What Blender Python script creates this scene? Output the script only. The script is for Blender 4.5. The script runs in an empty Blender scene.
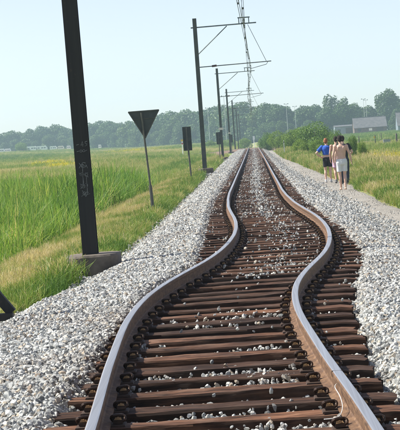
import bpy, bmesh, math, random
import numpy as np
from mathutils import Vector, Matrix, Euler

random.seed(7); RNG = np.random.default_rng(11)
scene = bpy.context.scene
COL = scene.collection
R_ = math.radians

# ------------------------------------------------------------------ camera
CAM_H = 1.521; FPX = 1750.0; ROLL = R_(4.1); VPX, VPY = 252.7, 137.6
def _cam_basis():
    lv = np.array([math.cos(ROLL), -math.sin(ROLL)]); dn = np.array([math.sin(ROLL), math.cos(ROLL)])
    q = np.array([VPX-200, VPY-215]); a = q@lv; b = -(q@dn)
    pitch = math.atan2(b, FPX); yaw = math.atan2(a, math.hypot(FPX, b))
    F0 = np.array([-math.sin(yaw), math.cos(yaw), 0]); R = np.array([math.cos(yaw), math.sin(yaw), 0]); U0 = np.array([0, 0, 1.])
    F = F0*math.cos(pitch)-U0*math.sin(pitch); U = U0*math.cos(pitch)+F0*math.sin(pitch)
    return lv, dn, F, R, U
LV, DN, CF, CR, CU = _cam_basis()
def at(x, y, Y):
    """photo pixel -> world point at distance Y along the line"""
    p = np.array([x-200., y-215.]); d = CF*FPX+CR*(p@LV)-CU*(p@DN); k = Y/d[1]
    return Vector((d[0]*k, Y, CAM_H+d[2]*k))
def atx(x, y, Y): return at(x, y, Y).x
cam = bpy.data.cameras.new('camera'); camo = bpy.data.objects.new('camera', cam); COL.objects.link(camo)
cam.sensor_fit = 'HORIZONTAL'; cam.sensor_width = 36; cam.lens = FPX/400*36
cam.clip_start = .2; cam.clip_end = 6000
_r = CR*math.cos(ROLL)-CU*math.sin(ROLL); _u = CR*math.sin(ROLL)+CU*math.cos(ROLL)
m = Matrix.Identity(4)
for i in range(3): m[i][0] = _r[i]; m[i][1] = _u[i]; m[i][2] = -CF[i]
m[2][3] = CAM_H
camo.matrix_world = m
scene.camera = camo

# ------------------------------------------------------------------ sky, sun, exposure
SUN_EL = 47; SUN_AZ = -80           # degrees from +Y (track direction), negative = left
world = bpy.data.worlds.new('World'); scene.world = world; world.use_nodes = True
wn = world.node_tree; bg = wn.nodes['Background']
sky = wn.nodes.new('ShaderNodeTexSky'); sky.sky_type = 'NISHITA'; sky.sun_disc = False
sky.sun_elevation = R_(SUN_EL); sky.sun_rotation = R_(SUN_AZ)
sky.air_density = 0.7; sky.dust_density = 0.45; sky.ozone_density = 1.6; sky.altitude = 0
hs = wn.nodes.new('ShaderNodeHueSaturation'); hs.inputs['Saturation'].default_value = .65; hs.inputs['Hue'].default_value = .512; wn.links.new(sky.outputs[0], hs.inputs['Color']); wn.links.new(hs.outputs[0], bg.inputs[0]); bg.inputs[1].default_value = 0.105
sun = bpy.data.lights.new('sun', 'SUN'); sun.energy = 5.0; sun.angle = R_(.6); sun.color = (1, .94, .84)
suno = bpy.data.objects.new('sun', sun); COL.objects.link(suno)
sd = Vector((math.sin(R_(SUN_AZ))*math.cos(R_(SUN_EL)), math.cos(R_(SUN_AZ))*math.cos(R_(SUN_EL)), math.sin(R_(SUN_EL))))
suno.rotation_euler = sd.to_track_quat('Z', 'Y').to_euler(); suno.location = (-40, 0, 60)
vs = scene.view_settings; vs.view_transform = 'Standard'; vs.look = 'None'; vs.exposure = 0.74; vs.gamma = 1; vs.use_curve_mapping = False
scene.cycles.volume_bounces = 1; scene.cycles.transparent_max_bounces = 12

# ------------------------------------------------------------------ helpers
class MB:
    def __init__(s): s.v = []; s.f = []; s.m = []
    def add(s, vs_, fs, mi=0):
        o = len(s.v); s.v += [tuple(p) for p in vs_]; s.f += [tuple(i+o for i in f) for f in fs]; s.m += [mi]*len(fs)
    def box(s, c, d, rot=None, mi=0, taper=1.0):
        c = Vector(c); vv = []
        for z in (-.5, .5):
            k = 1 if z < 0 else taper
            for x, y in ((-.5, -.5), (.5, -.5), (.5, .5), (-.5, .5)):
                p = Vector((x*d[0]*k, y*d[1]*k, z*d[2]))
                if rot is not None: p = rot @ p
                vv.append(c+p)
        s.add(vv, [(3, 2, 1, 0), (4, 5, 6, 7), (0, 1, 5, 4), (1, 2, 6, 5), (2, 3, 7, 6), (3, 0, 4, 7)], mi)
    def tube(s, pts, rad, n=8, mi=0, ell=None, closed=False):
        pts = [Vector(p) for p in pts]; N = len(pts)
        if not hasattr(rad, '__len__'): rad = [rad]*N
        vv = []; ref = Vector((0, 1, 0))
        for i, p in enumerate(pts):
            if closed: t = pts[(i+1) % N]-pts[i-1]
            else: t = pts[min(i+1, N-1)]-pts[max(i-1, 0)]
            t.normalize()
            a = ref-t*ref.dot(t)
            if a.length < .05: a = Vector((1, 0, 0))-t*t.x
            a.normalize(); b = t.cross(a)
            r = rad[i]; ra, rb = (r, r) if not hasattr(r, '__len__') else r   # ra along ref (y), rb across
            for k in range(n):
                an = 2*math.pi*k/n
                vv.append(p+a*(ra*math.cos(an))+b*(rb*math.sin(an)))
        fs = []
        for i in range(N if closed else N-1):
            for k in range(n):
                j = (i+1) % N
                fs.append((i*n+k, i*n+(k+1) % n, j*n+(k+1) % n, j*n+k))
        if not closed: fs += [tuple(range(n))[::-1], tuple((N-1)*n+k for k in range(n))]
        s.add(vv, fs, mi)
    def bar(s, a, b, w, h=None, mi=0):
        a = Vector(a); b = Vector(b); h = h or w; t = (b-a); L = t.length
        rot = t.to_track_quat('Z', 'Y').to_matrix()
        s.box((a+b)/2, (w, h, L), rot, mi)
    def prism(s, poly, y0, y1, mi=0):
        n = len(poly); vv = [(x, y0, z) for x, z in poly]+[(x, y1, z) for x, z in poly]
        s.add(vv, [tuple(range(n)), tuple(range(n, 2*n))[::-1]]+[(k, n+k, n+(k+1) % n, (k+1) % n) for k in range(n)], mi)
    def mesh(s, name, mats, smooth=False):
        me = bpy.data.meshes.new(name); me.from_pydata(s.v, [], s.f)
        if not isinstance(mats, (list, tuple)): mats = [mats]
        for mt in mats: me.materials.append(mt)
        me.polygons.foreach_set('material_index', s.m)
        if smooth: me.polygons.foreach_set('use_smooth', [True]*len(s.f))
        bm = bmesh.new(); bm.from_mesh(me); bmesh.ops.recalc_face_normals(bm, faces=bm.faces); bm.to_mesh(me); bm.free()
        me.update(); return me
    def build(s, name, mats, parent=None, smooth=False, loc=(0, 0, 0)):
        return link(name, s.mesh(name, mats, smooth), parent, loc)
def link(name, data, parent=None, loc=(0, 0, 0)):
    o = bpy.data.objects.new(name, data); COL.objects.link(o); o.location = loc
    if parent is not None: o.parent = parent
    return o
def tag(o, label=None, cat=None, group=None, kind=None):
    if label: o['label'] = label
    if cat: o['category'] = cat
    if group: o['group'] = group
    if kind: o['kind'] = kind
    return o
def empty(name, loc=(0, 0, 0), rz=0):
    o = link(name, None, None, loc); o.rotation_euler = (0, 0, rz); o.empty_display_size = .2; return o
def copy_tree(o, parent=None):
    c = o.copy(); COL.objects.link(c); c.parent = parent
    for ch in list(o.children): copy_tree(ch, c)
    return c
def nmesh(name, V, Fq, mats, attr=None, smooth=False):
    """numpy mesh of equal sized faces; attr = dict name->per-face float"""
    me = bpy.data.meshes.new(name); V = np.asarray(V, np.float32); Fq = np.asarray(Fq, np.int32); k = Fq.shape[1]
    me.vertices.add(len(V)); me.vertices.foreach_set('co', V.ravel())
    me.loops.add(Fq.size); me.loops.foreach_set('vertex_index', Fq.ravel())
    me.polygons.add(len(Fq)); me.polygons.foreach_set('loop_start', np.arange(0, Fq.size, k, dtype=np.int32))
    me.polygons.foreach_set('loop_total', np.full(len(Fq), k, np.int32))
    if smooth: me.polygons.foreach_set('use_smooth', np.ones(len(Fq), bool))
    for mt in (mats if isinstance(mats, (list, tuple)) else [mats]): me.materials.append(mt)
    if attr:
        for n, a in attr.items():
            at_ = me.attributes.new(n, 'FLOAT', 'FACE'); at_.data.foreach_set('value', np.asarray(a, np.float32))
    me.update(calc_edges=True); me.validate(); return me
_ph = RNG.uniform(0, 6.28, (12, 2)); _dr = RNG.uniform(0, 6.28, 12)
def wob(x, y, s=1.0, k0=0):
    """smooth pseudo noise about -1..1, feature size about s"""
    x = np.asarray(x, float)/s; y = np.asarray(y, float)/s; o = 0
    for i in range(6):
        a = _dr[(i+k0) % 12]; fr = (1.1, 1.7, 2.3, 3.1, 4.3, 5.9)[i]
        o = o+np.sin((x*math.cos(a)+y*math.sin(a))*fr+_ph[(i+k0) % 12, 0]+1.3*np.sin((x*math.sin(a)-y*math.cos(a))*fr*.6+_ph[(i+k0) % 12, 1]))/(1+i*.5)
    return o/2.2
def sstep(a, b, x): t = np.clip((np.asarray(x, float)-a)/(b-a), 0, 1); return t*t*(3-2*t)

# ------------------------------------------------------------------ materials
def mat(name):
    m_ = bpy.data.materials.new(name); m_.use_nodes = True; nt = m_.node_tree; return m_, nt, nt.nodes['Principled BSDF']
def N(nt, t, **kw):
    n = nt.nodes.new(t)
    for k, v in kw.items(): setattr(n, k, v)
    return n
def noise(nt, scale, detail=4, rough=.6, vec=None, coords='Object'):
    if vec is None:
        tc = nt.nodes.get('TC') or N(nt, 'ShaderNodeTexCoord', name='TC'); vec = tc.outputs[coords]
    n = N(nt, 'ShaderNodeTexNoise'); n.inputs['Scale'].default_value = scale; n.inputs['Detail'].default_value = detail; n.inputs['Roughness'].default_value = rough
    nt.links.new(vec, n.inputs['Vector']); return n.outputs['Fac']
def mapped(nt, sc, coords='Object'):
    tc = nt.nodes.get('TC') or N(nt, 'ShaderNodeTexCoord', name='TC'); mp = N(nt, 'ShaderNodeMapping')
    mp.inputs['Scale'].default_value = sc; nt.links.new(tc.outputs[coords], mp.inputs[0]); return mp.outputs[0]
def ramp(nt, fac, stops):
    r = N(nt, 'ShaderNodeValToRGB'); e = r.color_ramp.elements
    while len(e) < len(stops): e.new(.5)
    for el, (p, c) in zip(e, stops): el.position = p; el.color = (*c, 1) if len(c) == 3 else c
    nt.links.new(fac, r.inputs[0]); return r.outputs[0]
def mix(nt, fac, a, b, mode='MIX'):
    mx = N(nt, 'ShaderNodeMix', data_type='RGBA', blend_type=mode)
    if isinstance(fac, (int, float)): mx.inputs[0].default_value = fac
    else: nt.links.new(fac, mx.inputs[0])
    for i, c in ((6, a), (7, b)):
        if isinstance(c, tuple): mx.inputs[i].default_value = (*c, 1)
        else: nt.links.new(c, mx.inputs[i])
    return mx.outputs[2]
def bump(nt, bsdf, h, strength=.5, dist=.02):
    b = N(nt, 'ShaderNodeBump'); b.inputs['Strength'].default_value = strength; b.inputs['Distance'].default_value = dist
    nt.links.new(h, b.inputs['Height']); nt.links.new(b.outputs[0], bsdf.inputs['Normal'])
def simple(name, c1, c2, scale=8, rough=.8, bmp=.3, metal=0, dist=.01, detail=5):
    m_, nt, b = mat(name); n = noise(nt, scale, detail)
    nt.links.new(ramp(nt, n, [(.3, c1), (.7, c2)]), b.inputs['Base Color'])
    b.inputs['Roughness'].default_value = rough; b.inputs['Metallic'].default_value = metal
    if bmp: bump(nt, b, noise(nt, scale*3, 4), bmp, dist)
    return m_
def attr(nt, name, typ='GEOMETRY'):
    a = N(nt, 'ShaderNodeAttribute', attribute_name=name, attribute_type=typ); return a.outputs['Fac']
def leafmat(name, stops, trans=.4, src='inst', rough=.55):
    m_, nt, b = mat(name)
    if src == 'inst':
        a = N(nt, 'ShaderNodeMath', operation='ADD'); nt.links.new(attr(nt, 'tint', 'INSTANCER'), a.inputs[0])
        b2 = N(nt, 'ShaderNodeMath', operation='MULTIPLY_ADD'); nt.links.new(attr(nt, 'lf'), b2.inputs[0]); b2.inputs[1].default_value = .44; b2.inputs[2].default_value = -.22
        nt.links.new(b2.outputs[0], a.inputs[1]); f = a.outputs[0]
    else: f = attr(nt, 'lf')
    c = ramp(nt, f, stops)
    if src == 'geo':
        oi = N(nt, 'ShaderNodeObjectInfo'); c = mix(nt, 1.0, c, ramp(nt, oi.outputs['Random'], [(0, (.72, .85, .8)), (.35, (1, 1, 1)), (.7, (1.15, 1.08, .8)), (1, (1.4, 1.25, 1.0))]), 'MULTIPLY')
    nt.links.new(c, b.inputs['Base Color']); b.inputs['Roughness'].default_value = rough
    b.inputs['Specular IOR Level'].default_value = .3
    tr = N(nt, 'ShaderNodeBsdfTranslucent'); nt.links.new(mix(nt, 1.0, c, (1.25, 1.2, .7), 'MULTIPLY'), tr.inputs[0])
    mx = N(nt, 'ShaderNodeMixShader'); mx.inputs[0].default_value = trans
    nt.links.new(b.outputs[0], mx.inputs[1]); nt.links.new(tr.outputs[0], mx.inputs[2]); nt.links.new(mx.outputs[0], nt.nodes['Material Output'].inputs[0])
    return m_

def m_ground():
    m_, nt, b = mat('meadow_soil'); tc = N(nt, 'ShaderNodeTexCoord', name='TC')
    big = noise(nt, .035, 5, .6, mapped(nt, (1, .55, 1)))
    fine = noise(nt, 1.6, 6, .7)
    g = ramp(nt, fine, [(.25, (.10, .17, .03)), (.5, (.17, .25, .05)), (.75, (.28, .31, .10))])
    d = ramp(nt, fine, [(.25, (.28, .22, .10)), (.75, (.42, .34, .19))])
    f = ramp(nt, big, [(.44, (0, 0, 0)), (.62, (1, 1, 1))])
    nt.links.new(mix(nt, f, g, d), b.inputs['Base Color']); b.inputs['Roughness'].default_value = .95
    bump(nt, b, noise(nt, 2.5, 6, .7), .8, .15); return m_
def m_gravel(name, c1, c2, c3, sc, dist):
    m_, nt, b = mat(name); tc = N(nt, 'ShaderNodeTexCoord', name='TC')
    v = N(nt, 'ShaderNodeTexVoronoi'); v.inputs['Scale'].default_value = sc; nt.links.new(tc.outputs['Object'], v.inputs['Vector'])
    w = N(nt, 'ShaderNodeTexWhiteNoise'); nt.links.new(v.outputs['Color'], w.inputs['Vector'])
    c = ramp(nt, w.outputs['Value'], [(0, c1), (.5, c2), (1, c3)])
    big = ramp(nt, noise(nt, .9, 5), [(.3, (.8, .78, .74)), (.7, (1.08, 1.06, 1.03))])
    nt.links.new(mix(nt, 1.0, c, big, 'MULTIPLY'), b.inputs['Base Color']); b.inputs['Roughness'].default_value = .92
    bump(nt, b, v.outputs['Distance'], .8, dist); return m_
def m_stone():
    m_, nt, b = mat('ballast_stone'); oi = N(nt, 'ShaderNodeObjectInfo')
    c = ramp(nt, oi.outputs['Random'], [(0, (.11, .12, .12)), (.18, (.27, .285, .28)), (.5, (.45, .47, .455)), (.8, (.64, .65, .62)), (.93, (.50, .44, .34)), (1, (.25, .20, .155))])
    n = noise(nt, 1.6, 5, .7)
    c = mix(nt, 1.0, c, ramp(nt, n, [(.3, (.72, .72, .72)), (.7, (1.1, 1.1, 1.1))]), 'MULTIPLY')
    c = mix(nt, attr(nt, 'tint', 'INSTANCER'), c, (.15, .095, .06))
    nt.links.new(c, b.inputs['Base Color']); b.inputs['Roughness'].default_value = .85; return m_
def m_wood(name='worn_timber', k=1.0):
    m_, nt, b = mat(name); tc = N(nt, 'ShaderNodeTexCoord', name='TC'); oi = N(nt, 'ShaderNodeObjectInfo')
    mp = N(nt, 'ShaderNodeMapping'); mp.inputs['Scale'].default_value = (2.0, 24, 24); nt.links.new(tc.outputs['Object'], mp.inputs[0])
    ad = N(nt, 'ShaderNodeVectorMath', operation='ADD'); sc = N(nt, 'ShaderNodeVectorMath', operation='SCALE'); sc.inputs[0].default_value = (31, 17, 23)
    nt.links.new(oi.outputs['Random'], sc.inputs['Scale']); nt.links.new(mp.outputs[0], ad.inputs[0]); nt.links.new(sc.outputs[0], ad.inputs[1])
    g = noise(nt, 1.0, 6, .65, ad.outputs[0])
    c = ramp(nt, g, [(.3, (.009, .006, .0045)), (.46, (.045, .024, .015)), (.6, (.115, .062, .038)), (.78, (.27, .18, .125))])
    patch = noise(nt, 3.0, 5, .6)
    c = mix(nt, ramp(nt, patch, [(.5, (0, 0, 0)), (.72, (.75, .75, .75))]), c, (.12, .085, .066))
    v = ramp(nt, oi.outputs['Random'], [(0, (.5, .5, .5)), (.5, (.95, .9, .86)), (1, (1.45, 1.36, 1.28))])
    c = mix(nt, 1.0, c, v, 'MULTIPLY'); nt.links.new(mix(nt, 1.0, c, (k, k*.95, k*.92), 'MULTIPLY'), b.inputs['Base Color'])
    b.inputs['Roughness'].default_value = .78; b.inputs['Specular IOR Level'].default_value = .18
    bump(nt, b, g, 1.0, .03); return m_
def m_railrust():
    m_, nt, b = mat('rusted_rail_steel'); n = noise(nt, 5, 8, .75, mapped(nt, (3, 1.6, 6)))
    nt.links.new(ramp(nt, n, [(.28, (.04, .022, .013)), (.5, (.135, .072, .036)), (.74, (.29, .175, .09))]), b.inputs['Base Color'])
    b.inputs['Roughness'].default_value = .75; b.inputs['Metallic'].default_value = .15; bump(nt, b, noise(nt, 60, 4), .3, .003); return m_
def m_railtop():
    m_, nt, b = mat('polished_rail_head'); n = noise(nt, 1, 5, .6, mapped(nt, (60, .5, 1)))
    nt.links.new(ramp(nt, n, [(.3, (.40, .40, .40)), (.7, (.66, .65, .63))]), b.inputs['Base Color'])
    b.inputs['Metallic'].default_value = .85; nt.links.new(ramp(nt, n, [(.3, (.42,)*3), (.7, (.30,)*3)]), b.inputs['Roughness']); return m_

MT = {}
MT['ground'] = m_ground()
MT['bed'] = m_gravel('ballast_bed', (.20, .19, .17), (.34, .33, .30), (.5, .49, .45), 22, .03)
MT['path'] = m_gravel('path_grit', (.20, .19, .17), (.285, .275, .25), (.40, .385, .35), 45, .012)
MT['stone'] = m_stone(); MT['wood'] = m_wood('worn_timber', 1.25); MT['shadewood'] = m_wood('shaded_timber', .6); MT['rust'] = m_railrust(); MT['head'] = m_railtop()  # second timber is a darker copy; shade between sleepers put into its colour
MT['clip'] = simple('dark_spring_steel', (.022, .014, .010), (.075, .042, .026), 20, .5, .2, .5)
MT['plate'] = simple('rusty_plate', (.03, .018, .012), (.075, .042, .025), 25, .75, .3, .1)
MT['bolt'] = simple('rusty_bolt', (.26, .15, .06), (.52, .34, .16), 30, .6, .2, .3)
def m_mast():
    m_, nt, b = mat('tarred_mast_steel'); n = noise(nt, 1, 6, .7, mapped(nt, (22, 22, .8))); d = noise(nt, 14, 6, .7)
    c = ramp(nt, n, [(.3, (.004, .004, .004)), (.62, (.013, .012, .011)), (.8, (.035, .028, .022))])
    nt.links.new(mix(nt, ramp(nt, d, [(.62, (0, 0, 0)), (.72, (.8, .8, .8))]), c, (.05, .03, .02)), b.inputs['Base Color']); b.inputs['Roughness'].default_value = .72; bump(nt, b, d, .3, .006); return m_
MT['mast'] = m_mast()
MT['mastgreen'] = simple('weathered_mast_paint', (.035, .045, .038), (.075, .085, .07), 3, .55, .15, .1)
MT['galv'] = simple('galvanised_tube', (.09, .12, .12), (.18, .21, .2), 5, .5, .1, .5)
MT['wire'] = simple('copper_wire', (.06, .075, .075), (.11, .13, .12), 5, .5, 0, .4)
MT['insul'] = simple('brown_insulator', (.05, .03, .02), (.09, .05, .035), 5, .3, 0)
MT['concrete'] = simple('weathered_concrete', (.07, .058, .045), (.20, .172, .14), 3.2, .9, .6, 0, .02, 8)
MT['signback'] = simple('dark_sign_back', (.03, .038, .036), (.065, .075, .068), 4, .55, .1, .2)
MT['post'] = simple('grey_steel_post', (.06, .065, .055), (.12, .12, .10), 6, .6, .1, .3)
MT['chalk'] = simple('pale_spray_paint', (.09, .095, .095), (.26, .275, .275), 14, .8, 0)
MT['cable'] = simple('pale_cable', (.6, .6, .58), (.75, .75, .73), 14, .6, 0)
MT['white'] = simple('white_panel', (.72, .74, .75), (.82, .83, .83), 2, .45, 0)
MT['cream'] = simple('cream_panel', (.62, .58, .48), (.75, .72, .62), 2, .45, 0)
MT['palepole'] = simple('pale_galvanised_pole', (.36, .39, .40), (.46, .49, .5), 3, .6, 0)
MT['glass'] = simple('dark_window', (.02, .03, .04), (.05, .06, .07), 2, .12, 0)
MT['tyre'] = simple('rubber', (.015, .015, .015), (.03, .03, .03), 5, .8, 0)
MT['roof'] = simple('grey_roof_tiles', (.075, .077, .083), (.14, .14, .145), 1.2, .8, .5, 0, .05)
MT['brick'] = simple('dark_brick', (.10, .075, .065), (.19, .14, .12), 2, .9, .3)
MT['bark'] = simple('bark', (.045, .035, .025), (.10, .08, .06), 3, .95, .5)
MT['timber'] = simple('grey_fence_timber', (.06, .055, .05), (.13, .12, .10), 6, .9, .3)
MT['yellow'] = simple('yellow_paint', (.65, .42, .03), (.75, .5, .05), 3, .5, 0)
MT['red'] = simple('red_paint', (.45, .03, .03), (.55, .05, .04), 3, .5, 0)
MT['bluegrey'] = simple('blue_grey_cladding', (.15, .20, .24), (.22, .28, .33), 1, .5, 0)
MT['greybox'] = simple('grey_trough_zinc', (.22, .24, .26), (.32, .34, .36), 3, .5, 0)
MT['asphalt'] = simple('asphalt', (.045, .043, .042), (.075, .072, .068), 4, .9, .2)
MT['bank'] = simple('dry_earth', (.17, .115, .085), (.27, .19, .14), 1.5, .95, .5, 0, .05)
MT['reed'] = leafmat('reed_leaf', [(0, (.06, .145, .022)), (.3, (.13, .26, .038)), (.55, (.22, .35, .07)), (.78, (.43, .44, .15)), (1, (.60, .52, .30))], .45)
MT['grass'] = leafmat('grass_blade', [(0, (.05, .125, .018)), (.25, (.12, .22, .034)), (.45, (.21, .315, .06)), (.62, (.37, .36, .14)), (.8, (.53, .45, .25)), (1, (.62, .52, .33))], .3)
MT['flower'] = leafmat('yellow_flower', [(0, (.45, .42, .02)), (1, (.65, .56, .03))], .3)
MT['leaf'] = leafmat('broad_leaf', [(0, (.025, .06, .016)), (.4, (.05, .105, .026)), (.75, (.085, .15, .036)), (1, (.13, .20, .055))], .25, 'geo')
MT['bushleaf'] = leafmat('bush_leaf', [(0, (.06, .13, .022)), (.4, (.12, .22, .036)), (.75, (.19, .29, .05)), (1, (.27, .36, .085))], .3, 'geo')

# ------------------------------------------------------------------ the line's geometry
CY = [5, 9.5, 10, 11, 12, 13, 14, 15, 16, 17, 18, 19, 20, 21, 22, 23, 24, 25, 26, 28, 30, 32, 34, 36, 38, 40, 45, 50, 55, 60, 70, 80, 100, 150, 200, 300, 460]
CX = [-.09, -.244, -.265, -.312, -.359, -.395, -.431, -.46, -.468, -.452, -.408, -.329, -.227, -.107, .011, .106, .182, .24, .288, .347, .36, .338, .287, .213, .146, .087, .009, -.025, -.021, -.018, -.018, -.015, .0, .012, .012, .012, .012]
_gy = np.arange(5, 460, .25); _gx = np.interp(_gy, CY, CX)
_k = np.array([1, 4, 6, 4, 1.])/16
for _ in range(2): _gx = np.convolve(np.pad(_gx, 2, mode='edge'), _k, mode='valid')
def cen(y): return np.interp(y, _gy, _gx)
def dip(y): return -.010*np.clip(np.asarray(y, float)-274, 0, 200)
SLP = .645
def slc(y): return np.interp(y, [9, 12, 14.5, 17.5, 20, 24, 28, 32, 36, 40, 45, 60, 300], [-.44, -.50, -.48, -.38, -.24, .12, .24, .28, .22, .11, .02, -.015, .012])
TOE = ([5, 9, 16, 20.5, 23.2, 25.4, 30, 38, 52, 79, 170, 300], [-3.7, -3.6, -3.3, -3.15, -2.76, -2.62, -2.54, -2.43, -2.46, -2.54, -2.83, -3.0])
COVL = ([5, 10, 12.5, 14.6, 17, 20, 24, 28, 34.6, 39, 50, 300], [-1.42, -1.40, -1.36, -1.36, -1.32, -1.32, -.92, -.96, -1.06, -1.13, -1.22, -1.22])
COVR = ([5, 11, 14.5, 17.5, 20, 24, 30, 36, 50, 300], [.90, .86, .86, .95, 1.08, 1.40, 1.44, 1.34, 1.22, 1.22])
def PLE(y): return np.clip(2.58-.0095*(np.asarray(y, float)-31), 1.95, 2.75)
def PRE(y): y = np.asarray(y, float); return np.clip(3.45-.010*np.clip(y-62, 0, 300), 2.55, 4)+.10*wob(y, y*0+7, 3.)
def gz(x, y):
    x = np.asarray(x, float); y = np.asarray(y, float)
    z = np.interp(x, [-1500, -300, -60, -22, -12, -7, -5.4, -4.7, -4.1, -2.6, 0, 2.5, 3.7, 4.6, 7, 15, 40, 300, 1500],
                  [.0, 0, -.3, -.5, -.75, -.92, -.88, -.60, -.52, -.44, -.62, -.44, -.44, -.47, -.6, -.7, -.5, 0, 0])
    far = np.where(x > 0, .38, np.interp(x, [-125, -95, -52, 0], [2.6, 2.1, .15, .1]))
    t = sstep(170, 700, y); near = np.exp(-(x/6.)**2)*sstep(230, 300, y)
    z = z*(1-t)+far*t-near*.9
    amp = np.clip((np.abs(x+.3)-3.8)/6, 0, 1)
    for (mx, my, ma) in ((-2.75, 25.9, .09), (-2.75, 91.7, .28), (-2.9, 157.8, .24), (-3.0, 223.8, .18)): z = z+ma*np.exp(-((x-mx)/.75)**2-((y-my)/1.6)**2)   # earth heaped round the mast footings
    return z+amp*.10*wob(x, y, 5.)
def bz(x, y):
    """ballast surface"""
    x = np.asarray(x, float); y = np.asarray(y, float)
    toe = np.interp(y, *TOE); cl = np.interp(y, *COVL); cr = np.interp(y, *COVR)
    crib = np.interp(y, [5, 18, 26, 40, 300], [-.262, -.262, -.252, -.242, -.232])
    gt = gz(toe, y)
    sh = toe+.75
    zl = np.where(x < sh, gt-.03+(-.20-gt+.03)*sstep(0, 1, (x-toe)/(sh-toe))**.8, -.20+.055*np.clip((x-sh)/(cl-.08-sh), 0, 1))
    kl = sstep(-.1, .1, x-cl); kr = sstep(-.08, .14, x-cr)
    zr = -.185-.06*np.clip((x-cr-.1)/.8, 0, 1)-.23*sstep(PLE(y)-.7, PLE(y)+.15, x)
    z = np.where(x < (cl+cr)/2, zl*(1-kl)+crib*kl, crib*(1-kr)+zr*kr)
    z = z+.02*wob(x, y, .45)*np.where((x > cl) & (x < cr), .5, 1)
    return z+dip(y)

def grid_mesh(name, xs, ys, zf, mt):
    X, Y = np.meshgrid(xs, ys); Z = zf(X, Y); V = np.stack([X, Y, Z], -1).reshape(-1, 3)
    nx = len(xs); ny = len(ys); i = (np.arange(ny-1)[:, None]*nx+np.arange(nx-1)).ravel()
    return nmesh(name, V, np.stack([i, i+1, i+nx+1, i+nx], 1), mt, smooth=True)
xs = np.unique(np.concatenate([np.linspace(-12, 12, 97), np.linspace(-60, 60, 61), np.linspace(-400, 400, 41), np.linspace(-980, 980, 20)]))
ys = np.unique(np.concatenate([np.linspace(-90, 0, 10), np.linspace(0, 120, 121), np.linspace(120, 400, 71), np.linspace(400, 1150, 40)]))
tag(link('ground', grid_mesh('ground', xs, ys, gz, MT['ground'])), kind='structure')
# ballast bed: rows across the line
BU = np.linspace(0, 1, 64); BYs = np.concatenate([np.arange(4, 40, .12), np.arange(40, 300, .6)])
_X = np.array([np.interp(y, *TOE)-.12+(float(PLE(y))+.35-np.interp(y, *TOE)+.12)*BU for y in BYs]); _Y = np.repeat(BYs[:, None], 64, 1)
_Z = bz(_X, _Y)-.02
_Z[:, 0] -= .2; _Z[:, -1] -= .2
i = (np.arange(len(BYs)-1)[:, None]*64+np.arange(63)).ravel()
bed = link('ballast_bed', nmesh('ballast_bed', np.stack([_X, _Y, _Z], -1).reshape(-1, 3), np.stack([i, i+1, i+65, i+64], 1), MT['bed'], smooth=True)); tag(bed, kind='structure')
# footpath
PYs = np.concatenate([np.arange(4, 120, .4), np.arange(120, 262, 2.)])
pl = PLE(PYs)-.12+.06*wob(PYs, PYs*0, 2.); pr = PRE(PYs)
PU = np.linspace(0, 1, 9); _X = pl[:, None]+(pr-pl)[:, None]*PU; _Y = np.repeat(PYs[:, None], 9, 1)
_Z = gz(_X, _Y)+.035+.012*wob(_X, _Y, .8)-.06*(np.abs(PU*2-1)**6)
i = (np.arange(len(PYs)-1)[:, None]*9+np.arange(8)).ravel()
tag(link('footpath', nmesh('footpath', np.stack([_X, _Y, _Z], -1).reshape(-1, 3), np.stack([i, i+1, i+10, i+9], 1), MT['path'], smooth=True)), kind='structure')
# level crossing road
mb = MB()
for a, b in zip(np.arange(-70, 40, 4.), np.arange(-66, 44, 4.)):
    v = []
    for x in (a, b):
        zc = -.045 if abs(x) < 6 else max(gz(x, 268)+.12, -.28)
        v += [(x, 264.2, gz(x, 264)-.1), (x, 265.5, zc), (x, 270.5, zc), (x, 272.5, gz(x, 273)-.4)]
    mb.add(v, [(0, 4, 5, 1)], 1); mb.add(v, [(1, 5, 6, 2)], 0); mb.add(v, [(2, 6, 7, 3)], 1)
tag(mb.build('crossing_road', [MT['asphalt'], MT['bank']]), kind='structure')

# ------------------------------------------------------------------ railway track
track = tag(empty('railway_track', (0, 9, -.3)), 'buckled railway track with rusty rails on dark timber sleepers', 'railway track')
inv = Matrix.Translation((0, -9, .3))
def tchild(o, par=track): o.parent = par; o.matrix_parent_inverse = Matrix.Identity(4); o.location = Vector(o.location)-Vector((0, 9, -.3)) if par is track else o.location; return o
RP = [(-.0625, -.159), (.0625, -.159), (.0625, -.150), (.018, -.138), (.009, -.128), (.008, -.052), (.014, -.044), (.0335, -.036), (.035, -.012), (.030, -.003), (.022, 0), (-.022, 0), (-.030, -.003), (-.035, -.012), (-.0335, -.036), (-.014, -.044), (-.008, -.052), (-.009, -.128), (-.018, -.138), (-.0625, -.150)]
RYs = np.concatenate([np.arange(5.5, 60, .15), np.arange(60, 456, 2.)])
def make_rail(sgn):
    V = []; n = len(RP)
    for y in RYs:
        t = (cen(y+.1)-cen(y-.1))/.2; L = math.hypot(1, t); nx, ny = 1/L, -t/L
        cx_ = cen(y)+sgn*.7525*nx; cy_ = y+sgn*.7525*ny; dz = float(dip(y))
        for (a, z) in RP: V.append((cx_+a*nx, cy_+a*ny-9, z+dz+.3))
    F = []; M_ = []
    for i in range(len(RYs)-1):
        for k in range(n):
            F.append((i*n+k, i*n+(k+1) % n, (i+1)*n+(k+1) % n, (i+1)*n+k)); M_.append(1 if k in (9, 10, 11) else 0)
    F.append(tuple(range(n))[::-1]); M_.append(0)
    me = bpy.data.meshes.new('rail'); me.from_pydata(V, [], F); me.materials.append(MT['rust']); me.materials.append(MT['head'])
    me.polygons.foreach_set('material_index', M_); me.update()
    return link('rail', me, track)
rail_l = make_rail(-1); rail_r = make_rail(1)
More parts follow.
